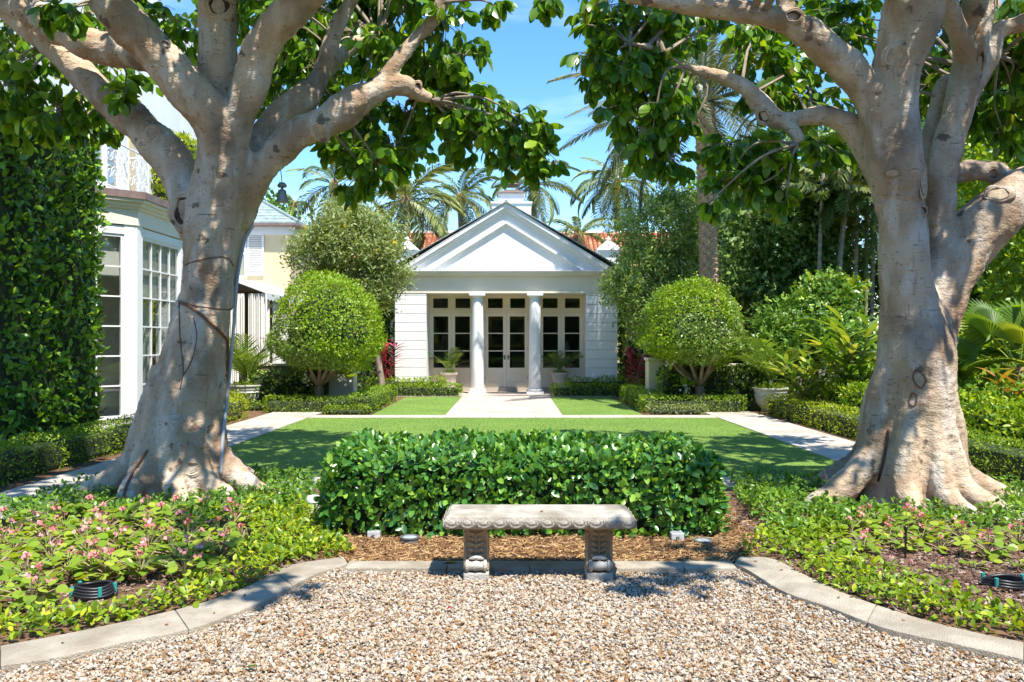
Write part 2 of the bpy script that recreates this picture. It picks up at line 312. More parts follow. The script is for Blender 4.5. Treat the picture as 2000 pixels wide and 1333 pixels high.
M = dict(
    bark=barkmat(),
    bark_dark=pmat('hollow_wood', (.035, .02, .012), (.12, .07, .04), 14, .9, .6, 30),
    scar=pmat('cut_wood', (.34, .24, .15), (.5, .38, .26), 18, .85, .5, 40),
    twig=pmat('twig_bark', (.2, .15, .1), (.32, .26, .19), 8, .8),
    ficus_leaf=leafmat('ficus_leaf', [(0, (0.060, 0.144, 0.014)), (.45, (0.108, 0.239, 0.016)), (.75, (0.188, 0.352, 0.018)), (.95, (0.323, 0.477, 0.025)), (1, (.30, .24, .06))], .3, .45, .5),
    hedge_leaf=leafmat('hedge_leaf', [(0, (0.043, 0.141, 0.027)), (.5, (0.072, 0.216, 0.036)), (.82, (0.145, 0.318, 0.040)), (1, (0.290, 0.454, 0.045))], .3, .25, .55),
    clusia_leaf=leafmat('tall_hedge_leaf', [(0, (0.066, 0.162, 0.018)), (.5, (0.107, 0.254, 0.023)), (.82, (0.216, 0.417, 0.028)), (1, (0.396, 0.602, 0.033))], .33, .28, .5),
    box_leaf=leafmat('boxwood_leaf', [(0, (0.111, 0.218, 0.012)), (.5, (0.182, 0.309, 0.016)), (1, (0.337, 0.436, 0.025))], .45, .35),
    lime_leaf=leafmat('lime_boxwood_leaf', [(0, (0.177, 0.264, 0.011)), (.5, (0.283, 0.374, 0.016)), (1, (0.496, 0.517, 0.027))], .45, .35),
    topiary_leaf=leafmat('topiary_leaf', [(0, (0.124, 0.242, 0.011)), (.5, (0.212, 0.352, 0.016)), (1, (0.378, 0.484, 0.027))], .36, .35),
    topiary_grey=leafmat('topiary_grey_leaf', [(0, (.11, .21, .03)), (.5, (.19, .31, .045)), (.93, (.33, .42, .10)), (1, (.30, .24, .12))], .36, .32),
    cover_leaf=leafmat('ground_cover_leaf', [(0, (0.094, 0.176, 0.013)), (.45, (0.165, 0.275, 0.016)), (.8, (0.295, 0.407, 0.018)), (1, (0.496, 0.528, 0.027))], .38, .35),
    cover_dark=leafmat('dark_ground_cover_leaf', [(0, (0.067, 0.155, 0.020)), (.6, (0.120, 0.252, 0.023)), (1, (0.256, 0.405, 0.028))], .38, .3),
    begonia_leaf=leafmat('begonia_leaf', [(0, (0.142, 0.253, 0.023)), (.6, (0.260, 0.385, 0.032)), (1, (0.425, 0.484, 0.063))], .4, .4),
    petal=leafmat('pink_petal', [(0, (.78, .20, .22)), (.6, (.88, .34, .34)), (1, (.9, .52, .5))], .5, .25, .3, (1.1, 1, .95)),
    stem=pmat('green_stem', (.18, .22, .07), (.35, .2, .12), 12, .6),
    tab_leaf=leafmat('silver_green_leaf', [(0, (.14, .20, .05)), (.5, (.24, .31, .09)), (.93, (.40, .44, .19)), (1, (.42, .46, .22))], .5, .35),
    tab_dark=leafmat('olive_leaf', [(0, (0.156, 0.246, 0.062)), (.5, (0.254, 0.364, 0.089)), (1, (0.506, 0.599, 0.192))], .5, .32),
    yellow=leafmat('yellow_petal', [(0, (.75, .5, .02)), (1, (.85, .65, .05))], .5, .3),
    dense_leaf=leafmat('evergreen_leaf', [(0, (0.066, 0.149, 0.024)), (.5, (0.113, 0.228, 0.033)), (.85, (0.226, 0.386, 0.046)), (1, (0.470, 0.632, 0.119))], .36, .28),
    fish_leaf=leafmat('fishtail_leaf', [(0, (0.082, 0.160, 0.038)), (.5, (0.134, 0.243, 0.054)), (1, (0.306, 0.420, 0.108))], .4, .28),
    bright_leaf=leafmat('bright_shrub_leaf', [(0, (0.106, 0.220, 0.011)), (.5, (0.201, 0.330, 0.013)), (1, (0.425, 0.506, 0.027))], .38, .36),
    palm=leafmat('coconut_leaflet', [(0, (0.069, 0.112, 0.031)), (.5, (0.125, 0.188, 0.044)), (1, (0.300, 0.325, 0.112))], .42, .28),
    date=leafmat('date_leaflet', [(0, (.10, .125, .07)), (.5, (.17, .20, .12)), (1, (.30, .31, .2))], .45, .25),
    urn_palm=leafmat('young_palm_leaflet', [(0, (.10, .19, .03)), (.5, (.17, .28, .04)), (1, (.34, .40, .06))], .4, .35),
    pot_palm=leafmat('pot_palm_leaflet', [(0, (.07, .14, .03)), (.5, (.12, .2, .04)), (1, (.2, .28, .06))], .4, .3),
    ginger=leafmat('ginger_leaf', [(0, (.08, .18, .02)), (.5, (.16, .28, .03)), (.85, (.34, .40, .06)), (1, (.5, .5, .12))], .36, .32),
    cordy=leafmat('red_leaf', [(0, (0.308, 0.017, 0.042)), (.5, (0.630, 0.042, 0.105)), (1, (0.750, 0.168, 0.238))], .4, .3, .4, (1.2, .8, .8)),
    croton=leafmat('croton_leaf', [(0, (.3, .2, .04)), (.5, (.45, .16, .05)), (1, (.5, .4, .08))], .4, .3),
    palm_trunk=pmat('palm_trunk', (.17, .135, .1), (.34, .29, .23), 6, .85, .6, 20, stretch=(1, 1, 5)),
    date_base=pmat('date_leaf_base', (.34, .185, .095), (.6, .44, .31), 7, .85, .5, 30),
    fibre=pmat('palm_fibre', (.2, .11, .05), (.34, .2, .1), 12, .9, .6, 30),
    cane=pmat('palm_cane', (.2, .16, .11), (.48, .43, .35), 5, .8, .4, 20, stretch=(1, 1, 2)),
    green_cane=pmat('green_cane', (.14, .2, .06), (.25, .3, .12), 4, .6),
    woody=pmat('grey_wood', (.16, .12, .085), (.33, .26, .19), 8, .85, .5, 30, stretch=(1, 1, .3)),
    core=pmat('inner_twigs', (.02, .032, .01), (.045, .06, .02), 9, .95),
    ground=pmat('soil_ground', (.06, .045, .03), (.1, .075, .05), 3, .95, .6, 30),
    mulch_bed=pmat('mulch_ground', (.09, .045, .022), (.2, .11, .055), 26, .95, .8, 60),
    mulch=leafmat('mulch_straw', [(0, (.10, .045, .02)), (.4, (.24, .125, .05)), (.75, (.42, .25, .11)), (1, (.6, .42, .22))], .8, 0, .2),
    chips=leafmat('mulch_chip', [(0, (.07, .04, .03)), (.5, (.17, .10, .075)), (.85, (.32, .22, .17)), (1, (.48, .38, .31))], .85, 0, .2),
    lawn=pmat('lawn_turf', (.12, .215, .03), (.17, .275, .04), .7, .85, .5, 220, third=(.23, .30, .07)),
    grass=leafmat('grass_blade', [(0, (.12, .215, .02)), (.6, (.175, .28, .035)), (1, (.26, .35, .07))], .6, .35),
    gravel_bed=pmat('gravel_ground', (.24, .16, .09), (.44, .35, .25), 40, .95, .8, 80),
    stone=leafmat('gravel_stone', [(0, (.47, .42, .345)), (.27, (.42, .34, .245)), (.46, (.34, .235, .135)), (.58, (.50, .46, .40)), (.70, (.30, .165, .065)), (.82, (.19, .095, .035)), (.89, (.24, .21, .175)), (1, (.48, .43, .36))], .65, 0, .25),
    kerb=pmat('cast_concrete', (.33, .28, .21), (.44, .385, .30), 7, .9, .7, 120, dirt=(.26, .21, .15)),
    paver=pmat('coral_paver', (.40, .35, .29), (.50, .45, .385), 3, .8, .3, 60, dirt=(.33, .28, .22)),
    pink_paver=pmat('pink_paver', (.44, .36, .295), (.52, .435, .365), 2.5, .8, .25, 60, dirt=(.39, .32, .255)),
    mortar=pmat('path_joint', (.26, .22, .18), (.34, .29, .24), 12, .95),
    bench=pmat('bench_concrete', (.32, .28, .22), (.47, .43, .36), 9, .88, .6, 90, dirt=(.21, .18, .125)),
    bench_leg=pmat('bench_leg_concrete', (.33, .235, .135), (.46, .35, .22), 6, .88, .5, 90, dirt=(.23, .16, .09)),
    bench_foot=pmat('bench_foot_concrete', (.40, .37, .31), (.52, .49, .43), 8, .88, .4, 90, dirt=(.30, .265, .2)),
    white=pmat('white_stucco', (.75, .75, .74), (.80, .80, .79), 3, .7, .15, 90, stretch=(1, 1, .3), dirt=(.68, .67, .64)),
    white_wood=pmat('white_painted_wood', (.77, .77, .76), (.82, .82, .81), 2, .45, .04, 60),
    cream_wood=pmat('cream_painted_wood', (.77, .68, .53), (.80, .71, .56), 2, .45, .04, 60),
    frieze=pmat('bounce_cream_stucco', (.74, .67, .54), (.78, .71, .58), 2, .7, .1, 90),  # yellowed to stand in for warm bounce light on the pavilion frieze
    cream=pmat('yellow_cream_stucco', (.64, .51, .29), (.69, .56, .33), 1.5, .75, .12, 80, dirt=(.59, .46, .26)),
    pier=pmat('pier_stucco', (.60, .53, .40), (.68, .61, .48), 2.5, .8, .2, 70, dirt=(.46, .40, .29)),
    wall=pmat('garden_wall_stucco', (.30, .25, .17), (.44, .37, .26), 3, .85, .3, 50, dirt=(.16, .14, .09)),
    slate=pmat('green_slate', (.20, .26, .25), (.33, .39, .37), 5, .6, .3, 40, third=(.42, .46, .44)),
    slate_dark=pmat('dark_slate', (.22, .26, .24), (.34, .38, .36), 6, .6, .3, 40),
    tile=leafmat('clay_tile', [(0, (.30, .075, .03)), (.4, (.48, .14, .055)), (.8, (.60, .24, .11)), (1, (.62, .36, .22))], .8, 0, .2),
    copper=pmat('aged_copper', (.20, .13, .11), (.30, .21, .18), 5, .5, .1, 40, metal=.3),
    glass=glassmat('window_glass', (.82, .85, .84), .05),
    bayglass=glassmat('bay_glass', (.92, .94, .93), .1),
    dark_room=pmat('room_wall', (.26, .22, .165), (.30, .26, .2), 2, .9),
    wood=pmat('brown_wood', (.10, .05, .025), (.2, .11, .055), 6, .5, stretch=(1, 1, .2)),
    gold=pmat('gilt_frame', (.5, .33, .1), (.62, .43, .16), 8, .4, metal=.6),
    paint=pmat('painting', (.22, .2, .14), (.4, .36, .28), 3, .7, detail=2, third=(.12, .2, .16)),
    sofa=pmat('beige_fabric', (.5, .38, .2), (.58, .45, .26), 20, .9),
    shade=pmat('lamp_shade_cloth', (.7, .62, .46)),
    iron=pmat('black_iron', (.02, .02, .02), rough=.45),
    white_iron=pmat('white_iron', (.75, .75, .74), rough=.4),
    brass=pmat('dark_bronze', (.09, .06, .035), rough=.4, metal=.7),
    urn=pmat('urn_stone', (.62, .60, .53), (.72, .70, .63), 6, .75, .2, 60, dirt=(.50, .47, .38)),
    pot=pmat('pink_pot', (.60, .50, .42), (.66, .56, .48), 6, .75, .2, 60),
    soil=pmat('potting_soil', (.04, .028, .018), (.08, .055, .035), 20, .95, .6, 60),
    awning=pmat('awning_canvas', (.40, .41, .40), (.46, .47, .46), 3, .85, .1, 120),
    awning_trim=pmat('awning_trim', (.72, .73, .72), rough=.8),
    curtain=pmat('curtain_linen', (.76, .73, .66), (.80, .77, .71), 4, .9),
    orange_wall=pmat('ochre_wall', (.5, .33, .14), (.56, .38, .18), 2, .8),
    conduit=pmat('grey_conduit', (.40, .41, .43), (.46, .47, .49), 5, .5),
    vine=pmat('vine_stem', (.13, .06, .035), (.22, .11, .06), 20, .85),
    plastic=pmat('black_plastic', (.015, .015, .017), rough=.4),
    teal=pmat('teal_plastic', (.03, .3, .27), rough=.5),
    light_grey=pmat('grey_fixture', (.45, .46, .45), (.55, .56, .55), 10, .55),
    dark_grey=pmat('well_light_metal', (.12, .125, .12), (.2, .205, .2), 10, .5, metal=.3),
    lens=pmat('fixture_lens', (.35, .4, .4), rough=.12),
    pipe=pmat('white_pipe', (.72, .74, .76), rough=.45),
    orchid=leafmat('orchid_petal', [(0, (.75, .74, .7)), (1, (.85, .84, .82))], .5, .3, .3, (1, 1, 1)),
    dry=leafmat('dry_leaf', [(0, (.16, .07, .02)), (.5, (.32, .15, .04)), (1, (.45, .28, .08))], .7, .1, .2),
    bronze=pmat('verdigris_bronze', (.22, .24, .2), (.36, .36, .31), 8, .5, metal=.4),
)

# ------------------------------------------------------------------ ground, gravel, kerb, lawn, paths
rng = np.random.default_rng(7)
tag(MB().add([(-900, -300, -.03), (900, -300, -.03), (900, 1500, -.03), (-900, 1500, -.03)], [(0, 1, 2, 3)]).build('ground', M['ground']), kind='structure')

hk = 0.03
KI = [G(0, 1301, hk), G(127, 1281, hk), G(254, 1252, hk), G(380, 1226, hk), G(471, 1192, hk), G(543, 1161, hk), G(610, 1124, hk), G(680, 1101, hk)]
KO = [G(0, 1261, hk), G(145, 1234, hk), G(290, 1203, hk), G(398, 1176, hk), G(471, 1150, hk), G(525, 1124, hk), G(572, 1102, hk), G(672, 1087, hk)]
RI = [G(2000, 1288, hk), G(1877, 1260, hk), G(1733, 1228, hk), G(1615, 1184, hk), G(1528, 1154, hk), G(1459, 1112, hk), G(1432, 1101, hk)]
RO = [G(2000, 1254, hk), G(1902, 1234, hk), G(1795, 1207, hk), G(1664, 1164, hk), G(1578, 1125, hk), G(1510, 1091, hk), G(1445, 1087, hk)]
def resamp(p, n):
    p = spline(np.array(p), 8); d = np.r_[0, np.cumsum(np.linalg.norm(np.diff(p, axis=0), axis=1))]
    t = np.linspace(0, d[-1], n); return np.stack([np.interp(t, d, p[:, k]) for k in range(3)], 1)
ki, ko, ri, ro = resamp(KI, 25), resamp(KO, 25), resamp(RI, 25), resamp(RO, 25)
ext = lambda a, dx: np.vstack([a[0] + np.array((dx, -abs(dx) * .35, 0)), a])
ki, ko, ri, ro = ext(ki, -1.8), ext(ko, -1.8), ext(ri, 1.8), ext(ro, 1.8)
kerb = tag(empty('kerb', (0, 5.6, 0)), kind='structure')
def kerb_stone(inner, outer):
    poly = [tuple(p[:2]) for p in inner] + [tuple(p[:2]) for p in outer[::-1]]
    a = sum(poly[i][0] * poly[(i + 1) % len(poly)][1] - poly[(i + 1) % len(poly)][0] * poly[i][1] for i in range(len(poly)))
    if a < 0: poly = poly[::-1]
    autosmooth(MB().slab(poly, -.08, hk).build('kerb_stone', M['kerb'], kerb, bevel=.008, seg=2), 50)
def shrink(i, o, a, b, g=.0018):
    ii, oo = i[a:b + 1].copy(), o[a:b + 1].copy()
    for q in (ii, oo):
        q[0] += (q[1] - q[0]) / np.linalg.norm(q[1] - q[0]) * g; q[-1] += (q[-2] - q[-1]) / np.linalg.norm(q[-2] - q[-1]) * g
    return ii, oo
for a, b in ((0, 1), (1, 10), (10, 19), (19, 25)):
    kerb_stone(*shrink(ki, ko, a, b)); kerb_stone(*shrink(ri, ro, a, b))
xs = [ki[-1][0], -.44, .12, .66, 1.16, ri[-1][0]]
for i in range(5):
    y0, y1 = 5.50, 5.69
    kerb_stone(np.array([(xs[i] + .004, y0, 0), (xs[i + 1] - .004, y0, 0)]), np.array([(xs[i] + .004 - .01, y1, 0), (xs[i + 1] - .004 + .01, y1, 0)]))
inner_line = [tuple(p[:2]) for p in ki] + [tuple(p[:2]) for p in ri[::-1]]
grav_poly = [(p[0], p[1] + (.03 if abs(p[0]) < 1.5 else 0)) for p in inner_line] + [(5, 2.2), (5, .2), (-5, .2), (-5, 2.2)]
tag(MB().add([(x, y, -.012) for x, y in grav_poly], [tuple(range(len(grav_poly)))[::-1]]).build('gravel_bed', M['gravel_bed']), kind='structure')
# stones
ico = bmesh.new(); bmesh.ops.create_icosphere(ico, subdivisions=1, radius=1)
iv = np.array([v.co[:] for v in ico.verts]); ifc = np.array([[v.index for v in f.verts] for f in ico.faces]); ico.free()
iv *= 1 + .13 * np.random.default_rng(3).normal(size=(len(iv), 1))
q = sample_poly(rng, grav_poly, 7400)
q = q[(q[:, 1] > 3.45) & (np.abs(q[:, 0]) < .66 * q[:, 1] + .15)]
n = len(q)
s = rng.lognormal(-4.88, .3, n)
sc = np.stack([s * rng.uniform(.95, 1.5, n), s * rng.uniform(.8, 1.1, n), s * rng.uniform(.5, .8, n)], 1)
up = unit(np.array((0, 0, 1.)) + .55 * rng.normal(size=(n, 3))); d = rvec(rng, n)
pos = np.c_[q, rng.uniform(-.012, .008, n) + 0 * s]
bmp = vnoise(np.c_[q, 0 * q[:, :1]], 2.2) * .008
pos[:, 2] += bmp
tag(link('gravel', scatter('gravel', T(iv, ifc), frames(np.cross(up, d), up, sc), pos, rng.random(n), False), M['stone']),
    'loose white, tan and brown pebble gravel in front of the stone bench', 'gravel', kind='stuff')

# lawns
LX0, LX1, LY0, LY1 = -4.12, 4.16, 9.29, 16.55
PCX = -.17
LAWNS = [[(LX0, LY0), (LX1, LY0), (LX1, LY1), (LX0, LY1)],
         [(-2.95, 17.1), (PCX - 1.24, 17.1), (PCX - 1.24, 22.9), (-2.95, 22.9)],
         [(PCX + 1.24, 17.1), (2.75, 17.1), (2.75, 22.9), (PCX + 1.24, 22.9)]]
for i, poly in enumerate(LAWNS):
    tag(MB().slab(poly, -.02, .012).build('lawn', M['lawn']), kind='structure')
BL = T([(-.14, 0, 0), (.14, 0, 0), (.1, .35, .75), (0, .75, 1)], [(0, 1, 2), (0, 2, 3)])
for i, (poly, dens) in enumerate(zip(LAWNS, (1500, 700, 700))):
    q = sample_poly(rng, poly, dens); n = len(q)
    a = rng.uniform(0, 2 * math.pi, n); h = rng.uniform(.008, .017, n)
    Mr = np.zeros((n, 3, 3)); c, s_ = np.cos(a), np.sin(a)
    Mr[:, 0, 0] = c * h; Mr[:, 1, 0] = s_ * h; Mr[:, 0, 1] = -s_ * h; Mr[:, 1, 1] = c * h; Mr[:, 2, 2] = h
    pos = np.c_[q, np.full(n, .012)]
    rn = np.clip(.5 + .35 * vnoise(pos, .9) + .25 * rng.normal(size=n), 0, .99)
    tag(link('grass', scatter('grass', BL, Mr, pos, rn, False), M['grass']),
        ('close mown grass of the wide main lawn', 'close mown grass of the small lawn left of the pavilion path', 'close mown grass of the small lawn right of the pavilion path')[i], 'grass', kind='stuff')

# paved paths
def path(name, x0, x1, y0, y1, nx, ny, mat, stagger=False, gap=.006):
    p = tag(empty(name, ((x0 + x1) / 2, (y0 + y1) / 2, 0)), kind='structure')
    MB().box(x0, x1, y0, y1, -.025, .006).build('joint_bed', M['mortar'], p)
    dx, dy = (x1 - x0) / nx, (y1 - y0) / ny
    for i in range(nx):
        for j in range(ny):
            h = .022 + rng.uniform(-.0015, .0015)
            MB().box(x0 + i * dx + gap / 2, x0 + (i + 1) * dx - gap / 2, y0 + j * dy + gap / 2, y0 + (j + 1) * dy - gap / 2, -.01, h).build('paver', mat, p, bevel=.003, seg=1)
path('side_path', -5.2, -4.13, 6.2, 18.4, 1, 14, M['paver'])
path('side_path', 4.17, 5.24, 6.2, 18.0, 1, 14, M['paver'])
path('cross_path', -4.125, 4.165, 8.62, 9.28, 9, 1, M['paver'])
path('cross_path', -4.125, 4.165, 16.56, 17.09, 9, 1, M['pink_paver'])
path('pavilion_path', PCX - 1.23, PCX + 1.23, 17.095, 23.05, 1, 5, M['pink_paver'])
path('terrace', PCX - 3.1, PCX + 3.1, 23.055, 25.14, 5, 2, M['pink_paver'])

# planting beds: mulch sheets
def sheet(name, poly, z, mat): return tag(MB().add([(p[0], p[1], z) for p in poly], [tuple(range(len(poly)))]).build(name, mat), kind='structure')
LBED = [tuple(p[:2]) for p in ko] + [(-1.15, 5.69), (-1.3, 8.6), (-4.1, 8.6), (-4.1, 7.2), (-5.2, 6.2), (-6.5, 3.6)]
RBED = [tuple(p[:2]) for p in ro] + [(1.25, 5.69), (1.4, 8.6), (4.16, 8.6), (4.16, 6.1), (6.5, 5.0)]
RBED = RBED[::-1]
sheet('left_bed', LBED, .004, M['mulch_bed']); sheet('right_bed', RBED, .004, M['mulch_bed'])
sheet('hedge_bed', [(-1.16, 5.692), (1.26, 5.692), (1.41, 8.6), (-1.29, 8.6)], .004, M['mulch_bed'])
sheet('border_bed', [(5.245, 5), (10, 5), (10, 18.4), (5.245, 18.4)], .002, M['mulch_bed'])
sheet('border_bed', [(-9, 5), (-5.205, 5), (-5.205, 18.8), (-9, 18.8)], .002, M['mulch_bed'])
sheet('border_bed', [(-6.5, 18.81), (-2.96, 18.81), (-2.96, 23), (-6.5, 23)], .002, M['mulch_bed'])
sheet('border_bed', [(2.76, 17.1), (4.16, 17.1), (4.16, 18.41), (9, 18.41), (9, 23), (2.76, 23)], .002, M['mulch_bed'])
def straw(name, poly, dens, mat, L, label, thick=.0035, flat=.18):
    q = sample_poly(rng, poly, dens); n = len(q)
    t = T([(-.5, -.5, -.5), (.5, -.5, -.5), (.5, .5, -.5), (-.5, .5, -.5), (-.5, -.3, .5), (.5, -.3, .5), (.5, .3, .5), (-.5, .3, .5)], [], [(4, 5, 6, 7), (0, 1, 5, 4), (1, 2, 6, 5), (2, 3, 7, 6), (3, 0, 4, 7)])
    d = rng.normal(size=(n, 3)); d[:, 2] *= flat; l_ = L * rng.uniform(.4, 1.3, n)
    sc = np.stack([l_, rng.uniform(1, 2.6, n) * thick, np.full(n, thick)], 1)
    tag(link(name, scatter(name, t, frames(d, unit(np.array((0, 0, 1.)) + .2 * rng.normal(size=(n, 3))), sc), np.c_[q, rng.uniform(.006, .026, n)], rng.random(n), False), mat), label, 'mulch', kind='stuff')
straw('straw_mulch', [(-1.3, 5.70), (1.6, 5.70), (2.05, 6.4), (2.0, 8.3), (-1.6, 8.3), (-1.75, 6.5)], 2300, M['mulch'], .06, 'golden brown straw mulch strip under the hedge behind the bench')
straw('bark_mulch', [(-4.2, 4.1), (-1.75, 4.9), (-1.3, 5.75), (-1.35, 7.6), (-4.3, 7.6), (-4.5, 5)], 700, M['chips'], .035, 'dark bark mulch between the flowers of the full begonia bed', .006)
straw('bark_mulch', [(1.9, 5.6), (2.2, 4.6), (3.4, 4.3), (4.5, 5), (4.3, 7.4), (1.9, 7.4)], 1100, M['chips'], .04, 'dry reddish bark mulch showing bare in the sparse flower bed', .006)

# ------------------------------------------------------------------ pavilion
def box_obj(name, mat, parent, *d, bevel=0.0):
    return MB().box(*d).build(name, mat, parent, bevel=bevel, seg=1)
YF = 24.0
pav = empty('pavilion', (PCX, YF, 0), label='white garden pavilion with pediment, two columns and three pairs of glazed doors', cat='pavilion')
W_ = M['white']
for sgn in (-1, 1):
    x0, x1 = sorted((PCX + sgn * 2.34, PCX + sgn * 3.26))
    wl_ = box_obj('side_wall', W_, pav, x0 + .02, x1 - .02, YF + .035, YF + 1.3, 0, 2.975)
    k = 0; z = -.02
    while z < 2.95:
        z1 = min(z + .265, 2.972)
        box_obj('plank', W_, wl_, x0, x1, YF, YF + .06, z + .012 if k else 0, z1, bevel=.006)
        # the plank's return along the porch side
        xa, xb = (x1 - .001, x1 + .012) if sgn < 0 else (x0 - .012, x0 + .001)
        z = z1; k += 1
    box_obj('outer_wall', W_, pav, *( (x0, x0 + .3) if sgn < 0 else (x1 - .3, x1)), YF + 1.3, 33, 0, 2.975)
fz = box_obj('frieze', M['frieze'], pav, PCX - 3.24, PCX + 3.24, YF + .02, YF + 1.3, 2.985, 3.475)
box_obj('band', M['frieze'], fz, PCX - 3.27, PCX + 3.27, YF - .015, YF + .3, 2.976, 3.03)
m = MB()
for z0, z1, pr in ((3.476, 3.515, .05), (3.515, 3.56, .13), (3.56, 3.60, .19), (3.60, 3.625, .24)):
    m.box(PCX - 3.24 - pr * .6, PCX + 3.24 + pr * .6, YF - pr, YF + .3, z0, z1)
m.build('cornice', W_, pav)
SL = .62; AP = 5.58
MB().prism([(PCX - 3.1, 3.62), (PCX + 3.1, 3.62), (PCX, 3.62 + 3.1 * SL - .02)], YF + .05, YF + .3).build('tympanum', W_, pav)
def chevron(zt, zb, pr, name, mat=W_, back=.31, hw=3.42):
    zc = 3.626
    out = [(PCX - hw, zt - SL * hw), (PCX, zt), (PCX + hw, zt - SL * hw)]
    if out[0][1] < zc: h2 = (zt - zc) / SL; out = [(PCX - h2, zc), (PCX, zt), (PCX + h2, zc)]
    h3 = min((zb - zc) / SL, hw); lo = [(PCX + h3, zb - SL * h3), (PCX, zb), (PCX - h3, zb - SL * h3)]
    poly = out + lo
    if hw < (zb - zc) / SL + 1e-6: pass
    m = MB(); n3 = len(poly)
    m.prism(poly[0:2] + [poly[4], poly[5]], YF - pr, YF + back); m.prism([poly[1], poly[2], poly[3], poly[4]], YF - pr, YF + back)
    return m.build(name, mat, pav)
chevron(AP, AP - .10, .17, 'raking_cornice'); chevron(AP - .10, AP - .16, .13, 'raking_cornice'); chevron(AP - .16, AP - .22, .09, 'raking_cornice')
chevron(AP - .22, AP - .50, .02, 'raking_band'); chevron(AP - .50, AP - .57, .06, 'raking_mould'); chevron(AP - .57, AP - .64, -.02, 'raking_mould')
# slate roof in courses
rf = empty('roof', (0, 0, 0)); rf.parent = pav; rf.location = (-PCX, -YF, 0)
rf_l = math.hypot(3.55, 3.55 * SL)
for sgn in (-1, 1):
    ax = np.array((sgn, 0, -SL)) / math.hypot(1, SL); az = np.array((sgn * SL, 0, 1)) / math.hypot(1, SL); ay = np.array((0, 1., 0))
    o = np.array((PCX, 0, AP + .015))
    MB().obox(o, ax, ay, az, (0, rf_l - .05, YF - .18, 33, -.005, .012)).build('roof_deck', M['white'], rf)
    nc = 16; dl = rf_l / nc
    for k in range(nc):
        for j, (ya, yb) in enumerate(((YF - .22, YF + .1), (YF + .105, YF + .6), (YF + .605, 33))):
            MB().obox(o + az * .014, ax + az * .035, ay, az, (k * dl, (k + 1) * dl + .02, ya, yb, .0, .022)).build('slate', M['slate_dark'], rf)
MB().tube([(PCX, YF - .23, AP + .05), (PCX, 33, AP + .05)], .05, 8).build('ridge_cap', M['slate_dark'], rf)
# chimney with copper lantern
YC = 28.0
ch = empty('chimney', (0, 0, 0)); ch.parent = pav; ch.location = (-PCX, -YF, 0)
def pyr(m, x0, x1, y0, y1, z0, z1, k=.2):
    cx, cy = (x0 + x1) / 2, (y0 + y1) / 2; a, b = (x1 - x0) / 2 * k, (y1 - y0) / 2 * k
    return m.add([(x0, y0, z0), (x1, y0, z0), (x1, y1, z0), (x0, y1, z0), (cx - a, cy - b, z1), (cx + a, cy - b, z1), (cx + a, cy + b, z1), (cx - a, cy + b, z1)],
          [(0, 3, 2, 1), (4, 5, 6, 7), (0, 1, 5, 4), (1, 2, 6, 5), (2, 3, 7, 6), (3, 0, 4, 7)])
cc = P(999, 400, YC)[0]
zz = lambda py, Y=YC: P(0, py, Y)[2]
MB().box(cc - .66, cc + .66, YC - .5, YC + .5, 4.6, zz(403)).box(cc - .7, cc + .7, YC - .54, YC + .54, zz(403), zz(399)).build('chimney_base', W_, ch)
MB().box(cc - .42, cc + .42, YC - .4, YC + .4, zz(399), zz(384)).box(cc - .46, cc + .46, YC - .44, YC + .44, zz(384), zz(382)).build('chimney_shaft', W_, ch)
pyr(MB().box(cc - .5, cc + .5, YC - .48, YC + .48, zz(382), zz(380.5)), cc - .49, cc + .49, YC - .47, YC + .47, zz(380.5), zz(375), .5).build('copper_hood', M['copper'], ch)
lm = MB()
for sx in (-1, 1):
    for sy in (-1, 1): lm.box(cc + sx * .2 - .03, cc + sx * .2 + .03, YC + sy * .2 - .03, YC + sy * .2 + .03, zz(376), zz(363))
lm.box(cc - .235, cc + .235, YC - .235, YC + .235, zz(376), zz(373.5)).box(cc - .235, cc + .235, YC - .235, YC + .235, zz(365), zz(363))
lm.build('lantern_frame', M['copper'], ch)
pyr(MB(), cc - .29, cc + .29, YC - .29, YC + .29, zz(363), zz(357), .15).build('lantern_cap', M['copper'], ch)
for px in (795, 1188):
    pc = P(px, 490, 27)[0]
    pr_ = MB().box(pc - .3, pc + .3, 26.7, 27.3, 2.9, 4.45).box(pc - .36, pc + .36, 26.64, 27.36, 4.45, 4.53).build('corner_pier', W_, pav)
    pyr(MB().box(pc - .4, pc + .4, 26.6, 27.4, 4.53, 4.59), pc - .38, pc + .38, 26.62, 27.38, 4.59, 4.85, .25).lathe([(.02, 0), (.07, .04), (.08, .09), (.05, .14), (.01, .17)], (pc, 27, 4.85), 12).build('pier_cap', W_, pr_)
# columns
for sgn in (-1, 1):
    x = PCX + sgn * .845; y = YF + .12
    cl = MB().lathe([(.175, .17), (.183, .2), (.185, .9), (.178, 1.7), (.158, 2.72), (.152, 2.78)], (x, y, 0), 32).build('column', M['white'], pav, smooth=True)
    b_ = MB().box(x - .25, x + .25, y - .25, y + .25, .02, .095).lathe([(.2, .095), (.235, .11), (.245, .13), (.235, .155), (.195, .172)], (x, y, 0), 32).build('base', W_, cl, world=True); autosmooth(b_, 45)
    c_ = MB().lathe([(.152, 2.78), (.165, 2.785), (.165, 2.80), (.155, 2.81), (.155, 2.85), (.17, 2.86), (.205, 2.895), (.205, 2.9)], (x, y, 0), 32).box(x - .235, x + .235, y - .235, y + .235, 2.902, 2.974).build('capital', W_, cl); autosmooth(c_, 45)
